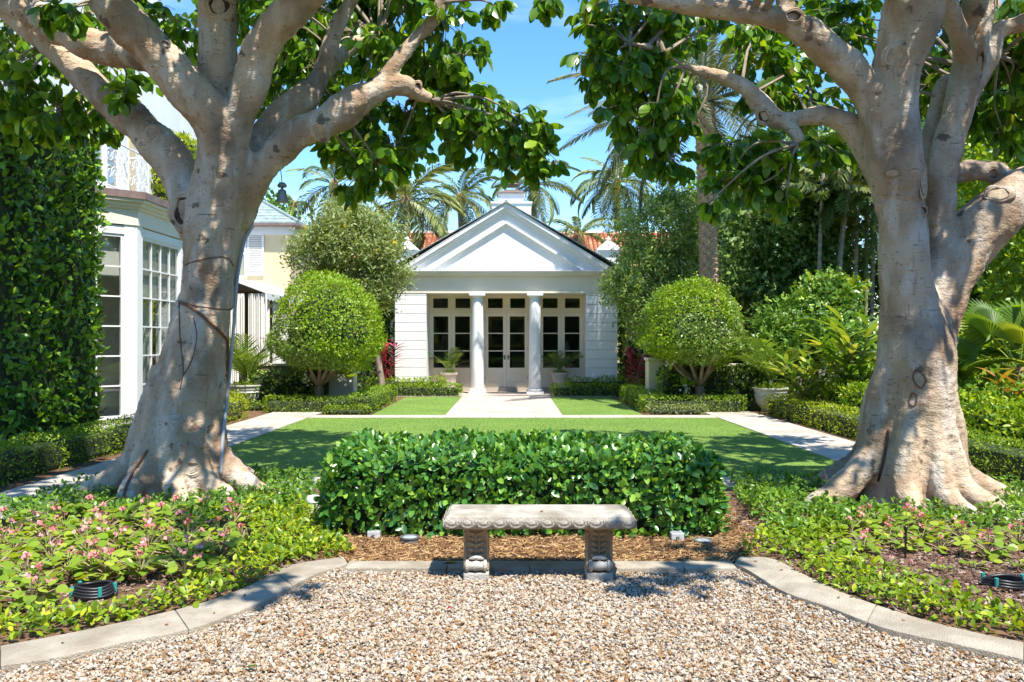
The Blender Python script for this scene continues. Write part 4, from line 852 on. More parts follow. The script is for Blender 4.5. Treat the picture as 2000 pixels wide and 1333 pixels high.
def fig_tree(label, base, limbs, roots, voxel, clusters, twig_from, seed, details, cut=None):
    rg = np.random.default_rng(seed)
    tree = empty('fig_tree', base, label=label, cat='tree', group='pair of large fig trees')
    m = MB(); limb_pts = []
    for lb in limbs:
        a = np.array([np.r_[P(px, py, Y), r * Y / F] for px, py, Y, r in lb]); s_ = spline(a, 7)
        jit = vnoise(s_[:, :3], 2.3, seed) * .12; s_[:, 3] *= 1 + jit
        m.tube(s_[:, :3], s_[:, 3], 14); limb_pts.append(s_[len(s_) // 3:, :3])
    for rt in roots:
        s_ = spline(np.array(rt), 6); m.tube(s_[:, :3], s_[:, 3], 10)
    limb_pts = np.vstack(limb_pts)
    tmp = bpy.data.objects.new('tmp', m.mesh('tmp')); COL.objects.link(tmp)
    rm_ = tmp.modifiers.new('r', 'REMESH'); rm_.mode = 'VOXEL'; rm_.voxel_size = voxel
    sm = tmp.modifiers.new('s', 'SMOOTH'); sm.factor = .5; sm.iterations = 3
    dg = bpy.context.evaluated_depsgraph_get(); me = bpy.data.meshes.new_from_object(tmp.evaluated_get(dg))
    bpy.data.objects.remove(tmp)
    nv = len(me.vertices); co = np.zeros(nv * 3, np.float32); me.vertices.foreach_get('co', co); co = co.reshape(-1, 3)
    no = np.zeros(nv * 3, np.float32); me.vertices.foreach_get('normal', no); no = no.reshape(-1, 3)
    cs = co * np.array((1, 1, .55))
    rid = lambda v: 1 - np.abs(v) * 2
    d = vnoise(cs, 2.6, 3) * .04 + vnoise(cs, 6, 9) * .02 + vnoise(co * np.array((1, 1, 2.2)), 16, 5) * .008 - .02 * np.clip(rid(vnoise(cs, 3.2, 17)) - .8, 0, 1) * 5 * .35
    # wrinkles where limbs leave the trunk
    w = np.clip(vnoise(co, 1.3, 31) * 2, 0, 1); d += w * vnoise(co * np.array((.7, .7, 3)), 13, 2) * .012
    co = co + no * d[:, None]; me.vertices.foreach_set('co', co.ravel().astype(np.float32))
    me.polygons.foreach_set('use_smooth', np.full(len(me.polygons), True)); me.update(); me.name = 'trunk'
    me.materials.clear()
    trunk = link('trunk', me, M['bark'], tree)
    bvh = BVHTree.FromPolygons([tuple(v) for v in co.tolist()], [tuple(p.vertices) for p in me.polygons])
    def hit(px, py):
        dr = Vector(((px - CXP) / F, 1, (HORIZ - py) / F)).normalized(); h = bvh.ray_cast(Vector((0, 0, CAM_H)), dr)
        return (np.array(h[0]), np.array(h[1])) if h[0] is not None else None
    # scars of cut limbs
    for px, py, rx, ry, kind in details['knots']:
        h = hit(px, py)
        if h is None: continue
        c, nn = h; k_ = c[1] / F; nn = unit(nn + .6 * unit(np.array((0, 0, CAM_H)) - c)); u = unit(np.cross((0, 0, 1.), nn)); v = np.cross(nn, u)
        t_ = np.linspace(0, 2 * math.pi, 25); kn = MB()
        for R, r, o_ in ((1.0, .26, -.006), (.8, .13, .01)):
            jit = 1 + .09 * np.sin(2 * t_ + px) + .06 * np.sin(5 * t_ + py)
            kn.tube(c + o_ * nn + (R * rx * k_ * np.cos(t_) * jit)[:, None] * u + (R * ry * k_ * np.sin(t_) * jit)[:, None] * v, min(rx, ry) * k_ * r * (1 + .35 * np.sin(3 * t_ + px * .7)), 8, False)
        ko_ = kn.build('knot', M['bark'], tree, smooth=True)
        ds = MB(); ang = np.linspace(0, 2 * math.pi, 17)[:-1]; dep = -.03 if kind == 'hole' else .004
        ring = [c + nn * .012 + .78 * (rx * k_ * math.cos(a) * u + ry * k_ * math.sin(a) * v) for a in ang]
        mid = [c + nn * (dep + .012) + .35 * (rx * k_ * math.cos(a) * u + ry * k_ * math.sin(a) * v) for a in ang]
        ds.add(ring + mid, [(i, (i + 1) % 16, 16 + (i + 1) % 16, 16 + i) for i in range(16)] + [tuple(range(16, 32))])
        ds.build('heartwood', M['bark_dark'] if kind == 'hole' else M['scar'], ko_, smooth=True)
    for pts, r, mat_, nm in details['lines']:
        sp = spline(np.array(pts, float), 8); q_ = []
        for px, py in sp:
            h = hit(px, py)
            if h is not None: q_.append(h[0] + h[1] * r * .6)
        if len(q_) > 3:
            q_ = np.array(q_); q_[1:-1] = (q_[:-2] + q_[1:-1] * 2 + q_[2:]) / 4
            MB().tube(q_, r, 6).build(nm, M[mat_], tree, smooth=True)
    # crown: twigs and leaves
    tw = MB(); LP, LD, LU, LS = [], [], [], []
    for c, r in clusters:
        c = np.asarray(c); j = np.argmin(((limb_pts - c) ** 2).sum(1)); a = limb_pts[j]; L = np.linalg.norm(c - a)
        if twig_from(c, L):
            mid = (a + c) / 2 + rg.normal(size=3) * .12 * L + np.array((0, 0, .08 * L))
            s_ = spline(np.array([a, mid, c]), 4); tw.tube(s_, np.linspace(.012 + .006 * L, .007, len(s_)), 6)
        for k in range(int(30 * r * 1.6)):
            dv = rvec(rg, 1)[0]; dv[2] *= .8; e = c + dv * r * rg.uniform(.35, 1.05) + np.array((0, 0, -.06 * r))
            md = c + (e - c) * .5 + np.array((0, 0, .08 * r))
            tw.tube([c + (e - c) * .08, md, e], [.007, .005, .003], 3, False)
            td = unit(e - md); nl = rg.integers(5, 10)
            tt = rg.uniform(.35, 1.08, nl)[:, None]
            pp = md + (e - md) * tt + rg.normal(size=(nl, 3)) * .012
            ld = unit(td * .45 + rvec(rg, nl) * .85 + np.array((0, 0, -.95)))
            LP.append(pp); LD.append(ld); LU.append(unit(rvec(rg, nl) * .7 + np.array((0, -.15, .55)))); LS.append(rg.uniform(.12, .21, nl))
    tw.build('twigs', M['twig'], tree)['kind'] = 'stuff'
    LP, LD, LU, LS = np.vstack(LP), np.vstack(LD), np.vstack(LU), np.hstack(LS)
    if cut is not None:
        px, py = project(LP); k = ~cut(px, py); LP, LD, LU, LS = LP[k], LD[k], LU[k], LS[k]
    Mt = frames(LD, LU, np.stack([LS, LS * rg.uniform(.9, 1.15, len(LS)), LS], 1))
    split_leaves('leaf', LEAF_HI, Mt, LP, np.clip(rg.random(len(LP)), 0, .999), M['ficus_leaf'], tree, 300, 'crown')
    print('fig leaves', len(LP), 'trunk faces', len(me.polygons))
    return tree

def dome(rg, n, cx_, cy_, cz, rx, ry, rz, ok, rr=(.5, .75)):
    out = []
    while len(out) < n:
        d = rvec(rg, 1)[0]; d *= rg.uniform(.45, 1) ** .5
        p = np.array((cx_ + d[0] * rx, cy_ + d[1] * ry, cz + d[2] * rz)); r = rg.uniform(*rr)
        px, py = project(p); rp = r * F / p[1]
        if ok(px[0], py[0], rp, p): out.append((p, r))
    return out
def pix(lst): return [(P(a, b, c), r) for a, b, c, r in lst]

def root(x, y, dirx, diry, L, r0, h0=.55, wig=.1):
    d = np.array((dirx, diry)) / math.hypot(dirx, diry); nrm = np.array((-d[1], d[0]))
    f = lambda t, z, r, w=0: (x + d[0] * t + nrm[0] * w, y + d[1] * t + nrm[1] * w, z, r)
    r0 *= .74; L += .02
    return [f(.2, h0 + .75, r0 * .6), f(.34, h0 + .2, r0 * .8), f(.42, h0 * .62, r0 * .9), f(.46 + .3 * L, h0 * .22, r0 * .8, wig * .5), f(.44 + .65 * L, .03, r0 * .6, wig), f(.44 + L, -.07, r0 * .35, wig * .6)]
# left tree
LB = P(352, 0, 8.4)
LL = [
 [(350, 1000, 8.4, 98), (348, 930, 8.4, 88), (350, 880, 8.4, 81), (360, 800, 8.4, 70), (380, 700, 8.4, 59), (398, 600, 8.4, 51), (406, 520, 8.4, 51), (418, 420, 8.4, 56), (434, 330, 8.35, 53), (438, 250, 8.3, 50), (428, 180, 8.25, 40), (424, 90, 8.2, 34), (420, -40, 8.2, 33), (410, -150, 8.2, 32)],
 [(296, 880, 8.5, 34), (328, 740, 8.55, 28), (350, 650, 8.6, 22), (375, 570, 8.5, 20)],
 [(392, 470, 8.5, 34), (372, 400, 8.55, 38), (340, 325, 8.62, 37), (290, 262, 8.7, 36), (215, 200, 8.75, 31), (140, 125, 8.8, 28), (60, 50, 8.8, 27), (-30, -20, 8.8, 28), (-140, -90, 8.8, 22)],
 [(432, 300, 8.25, 36), (408, 225, 8.1, 42), (362, 168, 7.95, 41), (306, 105, 7.85, 38), (252, 50, 7.75, 36), (203, -5, 7.65, 33), (140, -70, 7.5, 32)],
 [(330, 130, 8.2, 28), (262, 105, 8.35, 28), (185, 90, 8.4, 30), (110, 58, 8.4, 30), (40, 15, 8.4, 27), (-40, -30, 8.4, 24)],
 [(456, 270, 8.25, 32), (484, 180, 8.1, 34), (510, 100, 8.0, 35), (552, 40, 7.9, 35), (610, -20, 7.8, 36), (680, -90, 7.7, 30)],
 [(462, 440, 8.55, 26), (486, 370, 8.5, 30), (525, 315, 8.42, 31), (578, 268, 8.38, 31), (640, 235, 8.36, 30), (700, 196, 8.4, 29), (745, 176, 8.45, 25), (785, 168, 8.5, 21), (818, 184, 8.55, 17), (845, 196, 8.6, 12)],
 [(728, 190, 8.42, 22), (760, 140, 8.45, 18), (800, 92, 8.5, 17), (842, 42, 8.5, 17), (870, -10, 8.5, 15), (900, -70, 8.5, 13)],
 [(486, 360, 8.62, 26), (502, 285, 8.7, 30), (545, 226, 8.8, 28), (590, 195, 8.85, 29), (618, 165, 8.9, 23), (640, 105, 8.95, 19), (660, 50, 9.0, 18), (690, -10, 9.0, 16), (710, -80, 9, 14)],
 [(600, 200, 8.9, 20), (640, 130, 9.3, 16), (690, 85, 9.6, 14), (740, 70, 9.9, 11)],
 [(438, 600, 8.5, 18), (455, 500, 8.62, 20), (474, 425, 8.65, 23), (492, 345, 8.65, 24)],
]
LR = [root(LB[0], 8.4, -.9, -.25, .75, .20), root(LB[0], 8.4, 1, -.1, .78, .22, .6, -.05), root(LB[0], 8.4, .75, .75, .7, .2), root(LB[0], 8.4, -.5, -.85, .42, .2, .45), root(LB[0], 8.4, .25, -1, .38, .2, .4), root(LB[0], 8.4, -.8, .6, .7, .2), root(LB[0], 8.4, .75, -.6, .4, .17, .4)]
def okL(px, py, rp, p):
    if py + rp > -40 and p[1] < 9.0: return False
    if p[2] > 5.6 + .3 * (p[1] - 8): return p[0] < .5
    if px < 60 - 0: lim = 250
    elif px < 260: lim = 235
    elif px < 470: lim = 120
    elif px < 620: lim = 240
    elif px < 1090: lim = 330
    else: lim = -100
    rightlim = 900 if py < 60 else 990 if py < 160 else 1085
    return py + rp * .75 < lim and px + rp * .8 < rightlim
rgL = np.random.default_rng(21)
CLl = pix([(30, 160, 8.9, .45), (110, 215, 8.9, .38), (170, 225, 9.1, .36), (40, 225, 9.2, .4), (215, 165, 9.7, .45), (60, 110, 9.6, .55), (150, 60, 9.9, .55), (260, 30, 10, .6), (350, 60, 10.2, .55), (225, 232, 9.5, .25),
    (560, 110, 9.9, .55), (600, 55, 10, .6), (690, 60, 9.9, .55), (545, 205, 10.1, .5), (560, 20, 9.6, .5), (640, 275, 9.1, .32), (690, 300, 9.0, .42), (735, 325, 8.9, .4), (700, 345, 9.1, .3), (770, 290, 9, .42),
    (800, 230, 9.2, .5), (830, 120, 9.1, .5), (770, 110, 9.5, .55), (880, 160, 9, .45), (860, 230, 8.9, .42), (905, 215, 8.8, .42), (950, 230, 8.7, .42), (1000, 240, 8.6, .36), (1035, 255, 8.6, .32), (1055, 290, 8.6, .26), (985, 285, 8.7, .34), (920, 270, 8.8, .36),
    (870, 45, 8.7, .4), (905, 110, 8.8, .34), (1050, 325, 8.6, .16), (650, 200, 9.4, .5), (720, 230, 9.3, .5), (620, 130, 9.8, .55), (965, 12, 7.9, .16), (1072, -2, 7.9, .15), (100, 20, 7.4, .13), (140, 25, 7.3, .12), (245, 165, 8.35, .1), (240, 185, 8.3, .1)])
CLl += [(np.array((.05, 2.8, 5.5)), .38), (np.array((-.5, 3.3, 5.6)), .3), (np.array((-1.9, 2.2, 5.6)), .35), (np.array((-.9, 4.3, 5.7)), .3)]
CLl += dome(rgL, 25, LB[0] + .9, 6.9, 6.2, 2.4, 1.8, .9, lambda px, py, rp, p: p[2] - .5 > 1.62 + .43 * p[1])  # unseen forward crown, added to shade the trunk
CLl += dome(rgL, 56, LB[0] + .1, 9.2, 5.7, 3.5, 3.0, 1.9, okL)
LDET = dict(knots=[(358, 412, 24, 36, 'hole'), (452, 163, 23, 26, 'cut'), (428, 12, 26, 24, 'hole'), (625, 258, 17, 18, 'cut'), (300, 262, 19, 14, 'cut'), (373, 915, 20, 17, 'hole'), (322, 86, 9, 8, 'hole'), (815, 172, 10, 12, 'hole')],
   lines=[([(352, 590), (380, 605), (420, 640), (445, 668), (448, 700), (440, 735)], .016, 'vine', 'vine'), ([(352, 522), (390, 508), (440, 503), (456, 520)], .006, 'vine', 'vine'), ([(350, 590), (352, 660), (358, 720), (352, 760)], .006, 'vine', 'vine'), ([(350, 588), (385, 598), (440, 605), (452, 603)], .006, 'vine', 'vine'),
          ([(378, 620), (384, 660), (372, 710), (350, 745)], .005, 'vine', 'vine'), ([(288, 880), (262, 920), (244, 960), (240, 990)], .014, 'vine', 'vine'),
          ([(432, 928), (434, 860), (440, 790), (452, 700), (458, 640), (460, 560), (468, 505), (476, 470), (492, 440)], .018, 'conduit', 'conduit')])
fig_tree('large pale trunked fig tree with grey conduit and vines climbing its trunk', (LB[0], 8.4, 0), LL, LR, .022, CLl, lambda c, L: L < 6, 5, LDET)
# right tree
RB = P(1785, 0, 7.9)
RLb = [
 [(1782, 1010, 7.9, 98), (1782, 930, 7.9, 84), (1784, 860, 7.9, 75), (1788, 780, 7.9, 70), (1790, 700, 7.9, 70), (1783, 620, 7.88, 60), (1768, 540, 7.85, 49.5), (1762, 470, 7.85, 46.8), (1756, 400, 7.85, 49.5), (1752, 330, 7.82, 51.3), (1742, 260, 7.8, 52.2), (1738, 200, 7.78, 52.2), (1755, 130, 7.75, 46.8), (1775, 60, 7.7, 52.2), (1795, -10, 7.65, 54.0), (1815, -90, 7.6, 45.0)],
 [(1806, 700, 7.95, 50), (1832, 620, 8.0, 46), (1858, 540, 8.05, 51.3), (1895, 470, 8.1, 52.2), (1950, 415, 8.1, 50.4), (2010, 370, 8.1, 46.8), (2100, 310, 8.1, 40.5)],
 [(1722, 260, 7.85, 30.6), (1700, 190, 7.8, 32.4), (1660, 140, 7.75, 32.4), (1610, 95, 7.7, 30.6), (1560, 55, 7.65, 27.9), (1500, 30, 7.6, 22.5), (1430, 18, 7.6, 18.0), (1350, 10, 7.6, 15.3), (1250, -2, 7.6, 13.5), (1170, -15, 7.6, 9.9)],
 [(1560, 62, 7.7, 21.6), (1535, 10, 7.7, 19.8), (1515, -60, 7.7, 18.0)],
 [(1745, 390, 8.05, 30.6), (1700, 300, 8.1, 25.2), (1660, 245, 8.1, 23.4), (1600, 225, 8.1, 20.7), (1530, 236, 8.1, 19.8), (1498, 215, 8.1, 17.1), (1455, 172, 8.1, 15.3), (1400, 148, 8.15, 13.5), (1340, 130, 8.2, 10.8), (1290, 100, 8.2, 9.0), (1230, 85, 8.2, 7.2)],
 [(1530, 238, 8.1, 16.2), (1555, 262, 8.0, 11.7), (1560, 280, 7.95, 7.2)],
 [(1838, 560, 8.0, 34.2), (1838, 440, 8.05, 27.0), (1840, 350, 8.1, 27.0), (1855, 270, 8.1, 27.9), (1880, 190, 8.1, 27.0), (1895, 110, 8.1, 27.0), (1905, 40, 8.1, 28.8), (1912, -50, 8.1, 25.2)],
 [(1862, 250, 8.15, 25.2), (1895, 170, 8.2, 28.8), (1925, 110, 8.2, 27.0), (1950, 60, 8.15, 18.0), (1985, 50, 8.1, 17.1), (2060, 30, 8.1, 14.4)],
 [(1900, 140, 8.1, 19.8), (1870, 70, 8.0, 19.8), (1850, -10, 7.9, 19.8)],
 [(1840, 352, 8.2, 21.6), (1890, 335, 8.2, 21.6), (1950, 338, 8.2, 20.7), (1965, 340, 8.2, 13.5)],
 [(1790, 420, 8.2, 18.0), (1800, 330, 8.3, 16.2), (1830, 200, 8.4, 13.5), (1860, 150, 8.5, 10.8), (1950, 110, 8.8, 8.1)],
]
RRt = [root(RB[0], 7.9, -1, -.05, .75, .22, .75), root(RB[0], 7.9, -.75, .6, .8, .24, .7), root(RB[0], 7.9, .95, -.15, .75, .2, .5), root(RB[0], 7.9, .6, -.8, .45, .18, .4), root(RB[0], 7.9, -.55, -.85, .42, .2, .45), root(RB[0], 7.9, .1, -1, .32, .17, .35), root(RB[0], 7.9, .8, .6, .7, .2), root(RB[0], 7.9, -.2, 1, .6, .2)]
def okR(px, py, rp, p):
    if py + rp > -40 and p[1] < 9.0: return False
    if p[2] > 5.6 + .3 * (p[1] - 8): return p[0] > .75
    if px < 1290: lim = 280
    elif px < 1530: lim = 300
    elif px < 1720: lim = 260
    else: lim = 250
    if 1310 < px < 1480 and 40 < py < 260: return False
    return py + rp * .75 < lim and px - rp * .8 > (1150 if py < 60 else 1125)
rgR = np.random.default_rng(33)
CRr = pix([(1175, 60, 8.2, .3), (1160, 110, 8.2, .26), (1200, 150, 8.2, .36), (1240, 110, 8.3, .4), (1230, 210, 8.2, .34), (1270, 180, 8.4, .42), (1290, 250, 8.3, .4), (1330, 210, 8.3, .36), (1270, 285, 8.2, .26), (1310, 310, 8.2, .24), (1240, 40, 8.6, .45), (1290, 60, 8.6, .4), (1190, 10, 8.3, .4),
    (1425, 280, 8.2, .3), (1440, 310, 8.2, .36), (1480, 300, 8.2, .36), (1420, 350, 8.1, .24), (1510, 310, 8.1, .3), (1525, 360, 8.1, .18), (1460, 370, 8.0, .14), (1500, 110, 9, .4), (1550, 150, 9.2, .45), (1590, 190, 9.2, .42), (1490, 170, 9.0, .36), (1620, 60, 9.4, .5), (1660, 30, 9.4, .45), (1460, 60, 8.8, .3), (1540, 190, 8.8, .36), (1600, 280, 9, .25), (1630, 290, 9.2, .25),
    (1900, 60, 9.6, .5), (1960, 130, 9.4, .55), (1930, 200, 9.4, .5), (1985, 210, 9.2, .45), (1985, 90, 9.6, .5), (1840, 60, 9.6, .4), (1830, 130, 9.6, .35), (1960, 260, 9.2, .3), (1800, 180, 9.6, .3), (1985, 30, 8.8, .5), (1385, 395, 8.0, .1), (1535, 395, 8.0, .12)])
CRr += [(np.array((2.75, 3.1, 5.5)), .36), (np.array((3.1, 3.6, 5.6)), .34), (np.array((2.3, 3.0, 5.4)), .25), (np.array((2.9, 4.6, 5.7)), .3)]
CRr += dome(rgR, 5, RB[0] + .6, 7.0, 6.2, 2.0, 1.6, .9, lambda px, py, rp, p: p[2] - .5 > 1.62 + .43 * p[1])  # a few clusters above the view, added for trunk shade
CRr += dome(rgR, 54, RB[0] + .1, 8.9, 5.8, 3.4, 3.0, 1.9, okR)
RDET = dict(knots=[(1748, 110, 20, 24, 'cut'), (1743, 338, 15, 9, 'cut'), (1803, 350, 9, 36, 'cut'), (1802, 412, 11, 9, 'hole'), (1550, 32, 20, 12, 'hole'), (1492, 228, 14, 16, 'hole'), (1950, 380, 22, 18, 'cut'), (1940, 340, 10, 12, 'hole'), (1720, 405, 12, 11, 'cut'), (1915, 120, 9, 22, 'hole')],
   lines=[([(1788, 722), (1800, 730), (1808, 742), (1800, 758), (1790, 752), (1783, 738), (1788, 722)], .007, 'vine', 'bark_scar'), ([(1782, 766), (1790, 774), (1788, 790), (1780, 794), (1776, 782), (1782, 766)], .007, 'vine', 'bark_scar'), ([(1736, 840), (1728, 890), (1716, 940)], .012, 'bark_dark', 'bark_scar')])
fig_tree('large forked fig tree with broad buttress roots beside the sparse flower bed', (RB[0], 7.9, 0), RLb, RRt, .022, CRr, lambda c, L: L < 6, 15, RDET)

# ------------------------------------------------------------------ hedges
def rounded_box_pts(rg, n, sx, sy, sz, r):
    """points and normals on a rounded box standing on z=0 (no underside)"""
    hx, hy = sx / 2, sy / 2; A = np.array([sx * sz, sx * sz, sy * sz, sy * sz, sx * sy]); f = rg.choice(5, n, p=A / A.sum())
    u, v = rg.random(n), rg.random(n); p = np.zeros((n, 3))
    X = -hx + sx * u; Yv = -hy + sy * u; Z = sz * v
    for k, (a, b, c) in enumerate(((X, np.full(n, -hy), Z), (X, np.full(n, hy), Z), (np.full(n, -hx), Yv, Z), (np.full(n, hx), Yv, Z), (X, -hy + sy * v, np.full(n, sz)))):
        s_ = f == k; p[s_] = np.stack([a, b, c], 1)[s_]
    inner = np.clip(p, (-hx + r, -hy + r, -9), (hx - r, hy - r, sz - r)); nrm = unit(p - inner)
    return inner + nrm * r, nrm
def hedge(name, label, cx_, cy_, sx, sy, sz, tpl, L, dens, mat, seed, rz=0, r=.12, wob=.05, depth=.08, spread=.9, upb=.35, group=None, singles=0, cat='hedge', wid=1.0, skirt=0.0):
    rg = np.random.default_rng(seed)
    e = empty(name, (cx_, cy_, 0), label=label, cat=cat, group=group)
    area = 2 * (sx + sy) * sz + sx * sy; n = int(area * dens)
    p, nr = rounded_box_pts(rg, n, sx, sy, sz, r)
    p[:, 2] = np.maximum(p[:, 2], skirt)
    c, s_ = math.cos(rz), math.sin(rz); R = np.array(((c, -s_, 0), (s_, c, 0), (0, 0, 1)))
    p = p @ R.T; nr = nr @ R.T; p[:, 0] += cx_; p[:, 1] += cy_
    lump = vnoise(p, 2.2, seed) * wob + vnoise(p, 6.5, seed) * wob * .6
    p = p + nr * (lump - rg.random(n) ** 2 * depth)[:, None]; p[:, 2] = np.maximum(p[:, 2], .02)
    d = unit(nr * .6 + rvec(rg, n) * spread + np.array((0, 0, upb))); u = unit(nr + rvec(rg, n) * .5)
    ls = L * rg.uniform(.4, 1.3, n); Mt = frames(d, u, np.stack([ls, ls * wid, ls], 1))
    # inner twig mass
    q, qn = rounded_box_pts(rg, 1, sx, sy, sz, r)
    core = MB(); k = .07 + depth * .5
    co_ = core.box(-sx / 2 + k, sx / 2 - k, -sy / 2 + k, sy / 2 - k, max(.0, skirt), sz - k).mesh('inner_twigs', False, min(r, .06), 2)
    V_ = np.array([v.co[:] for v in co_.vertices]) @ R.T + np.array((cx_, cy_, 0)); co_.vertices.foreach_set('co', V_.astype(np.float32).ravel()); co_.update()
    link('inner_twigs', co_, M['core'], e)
    rnd = np.clip(rg.random(n) * .85 + .15 * (vnoise(p, 1.2, seed) + .5), 0, .999)
    if singles: split_leaves('leaf', tpl, Mt, p, rnd, mat, e, singles, vis=(p[:, 1] < cy_) & (lump - 0 > -9))
    else: link('foliage', scatter('foliage', tpl, Mt, p, rnd), mat, e)
    return e
hedge('clipped_hedge', 'broad glossy dark green clipped hedge right behind the stone bench', .09, 7.15, 3.2, 1.35, .66, LEAF_MD, .078, 1400, M['hedge_leaf'], 41, r=.2, wob=.07, depth=.09, singles=300)
hedge('tall_hedge', 'tall dark clipped hedge standing against the white bay window', -7.42, 11.3, 2.5, 2.6, 4.75, LEAF_MD, .115, 330, M['clusia_leaf'], 42, r=.5, wob=.12, depth=.16, singles=300, upb=.5)
hedge('tall_hedge', 'bright green column of hedge rising behind the bay window', -8.1, 19.3, 1.3, 1.2, 6.4, LEAF_LO, .13, 260, M['lime_leaf'], 43, r=.4, wob=.12, depth=.15, upb=.6)
BX = dict(tpl=LEAF_LO, r=.13, wob=.045, depth=.07)
def bx_hedge(lab, cx_, cy_, sx, sy, sz, seed, L=.034, dens=1250, mat='box_leaf', **k):
    a = dict(BX); a.update(k); tpl = a.pop('tpl'); hedge('low_hedge', lab, cx_, cy_, sx, sy, sz, tpl, L, dens, M[mat], seed, **a)
bx_hedge('low boxwood hedge along the path below the tall dark hedge', -5.68, 9.6, .55, 6.2, .42, 51, L=.036, dens=1300)
bx_hedge('low lime green hedge along the path beyond the trunk with conduit', -5.72, 15.1, .75, 3.2, .44, 52, mat='lime_leaf', L=.042, dens=750)
bx_hedge('low lime green hedge along the path beyond the forked tree', 5.68, 14.6, .65, 6.0, .42, 53, mat='lime_leaf', L=.042, dens=750)  # sunlit tone of the boxwood put into its leaf colour
bx_hedge('low green hedge along the path beside the forked tree', 5.7, 9.3, .65, 4.3, .42, 54, mat='box_leaf')
bx_hedge('low boxwood hedge beneath the left clipped tree', -4.35, 18.0, 2.2, .55, .36, 55, L=.045, dens=700)
bx_hedge('boxwood hedge end turning back beside the left small lawn', -3.3, 19.6, .6, 3.8, .42, 56, L=.045, dens=700)
bx_hedge('ankle high mound of boxwood at the corner of the left small lawn', -3.55, 17.55, 1.0, .45, .2, 57, L=.04, dens=800, r=.1)
bx_hedge('ankle high boxwood strip in front of the left urn', -5.5, 18.45, 1.4, .4, .22, 58, L=.04, dens=800, r=.1)
bx_hedge('low boxwood hedge beneath the right clipped tree', 3.95, 18.0, 2.3, .55, .36, 59, L=.045, dens=700)
bx_hedge('boxwood hedge end turning back beside the right small lawn', 3.1, 19.7, .6, 3.6, .42, 60, L=.045, dens=700)
bx_hedge('ankle high mound of boxwood at the corner of the right small lawn', 3.5, 17.5, 1.3, .45, .2, 61, mat='tab_leaf', L=.04, dens=800, r=.1)
bx_hedge('ankle high boxwood strip in front of the right urn', 5.05, 18.55, 1.0, .4, .2, 62, mat='tab_leaf', L=.04, dens=800, r=.1)
for sgn, w in ((-1, 'left'), (1, 'right')):
    xc = PCX + sgn * 2.55
    bx_hedge('trimmed boxwood hedge in front of the %s pavilion windows' % w, xc, 23.25, 2.6, .5, .36, 63 + sgn, L=.055, dens=520)
    bx_hedge('taller loose shrub row at the foot of the %s pavilion wall' % w, xc + sgn * .35, 23.8, 2.3, .38, .5, 66 + sgn, L=.08, dens=330, mat='bright_leaf', wob=.09)

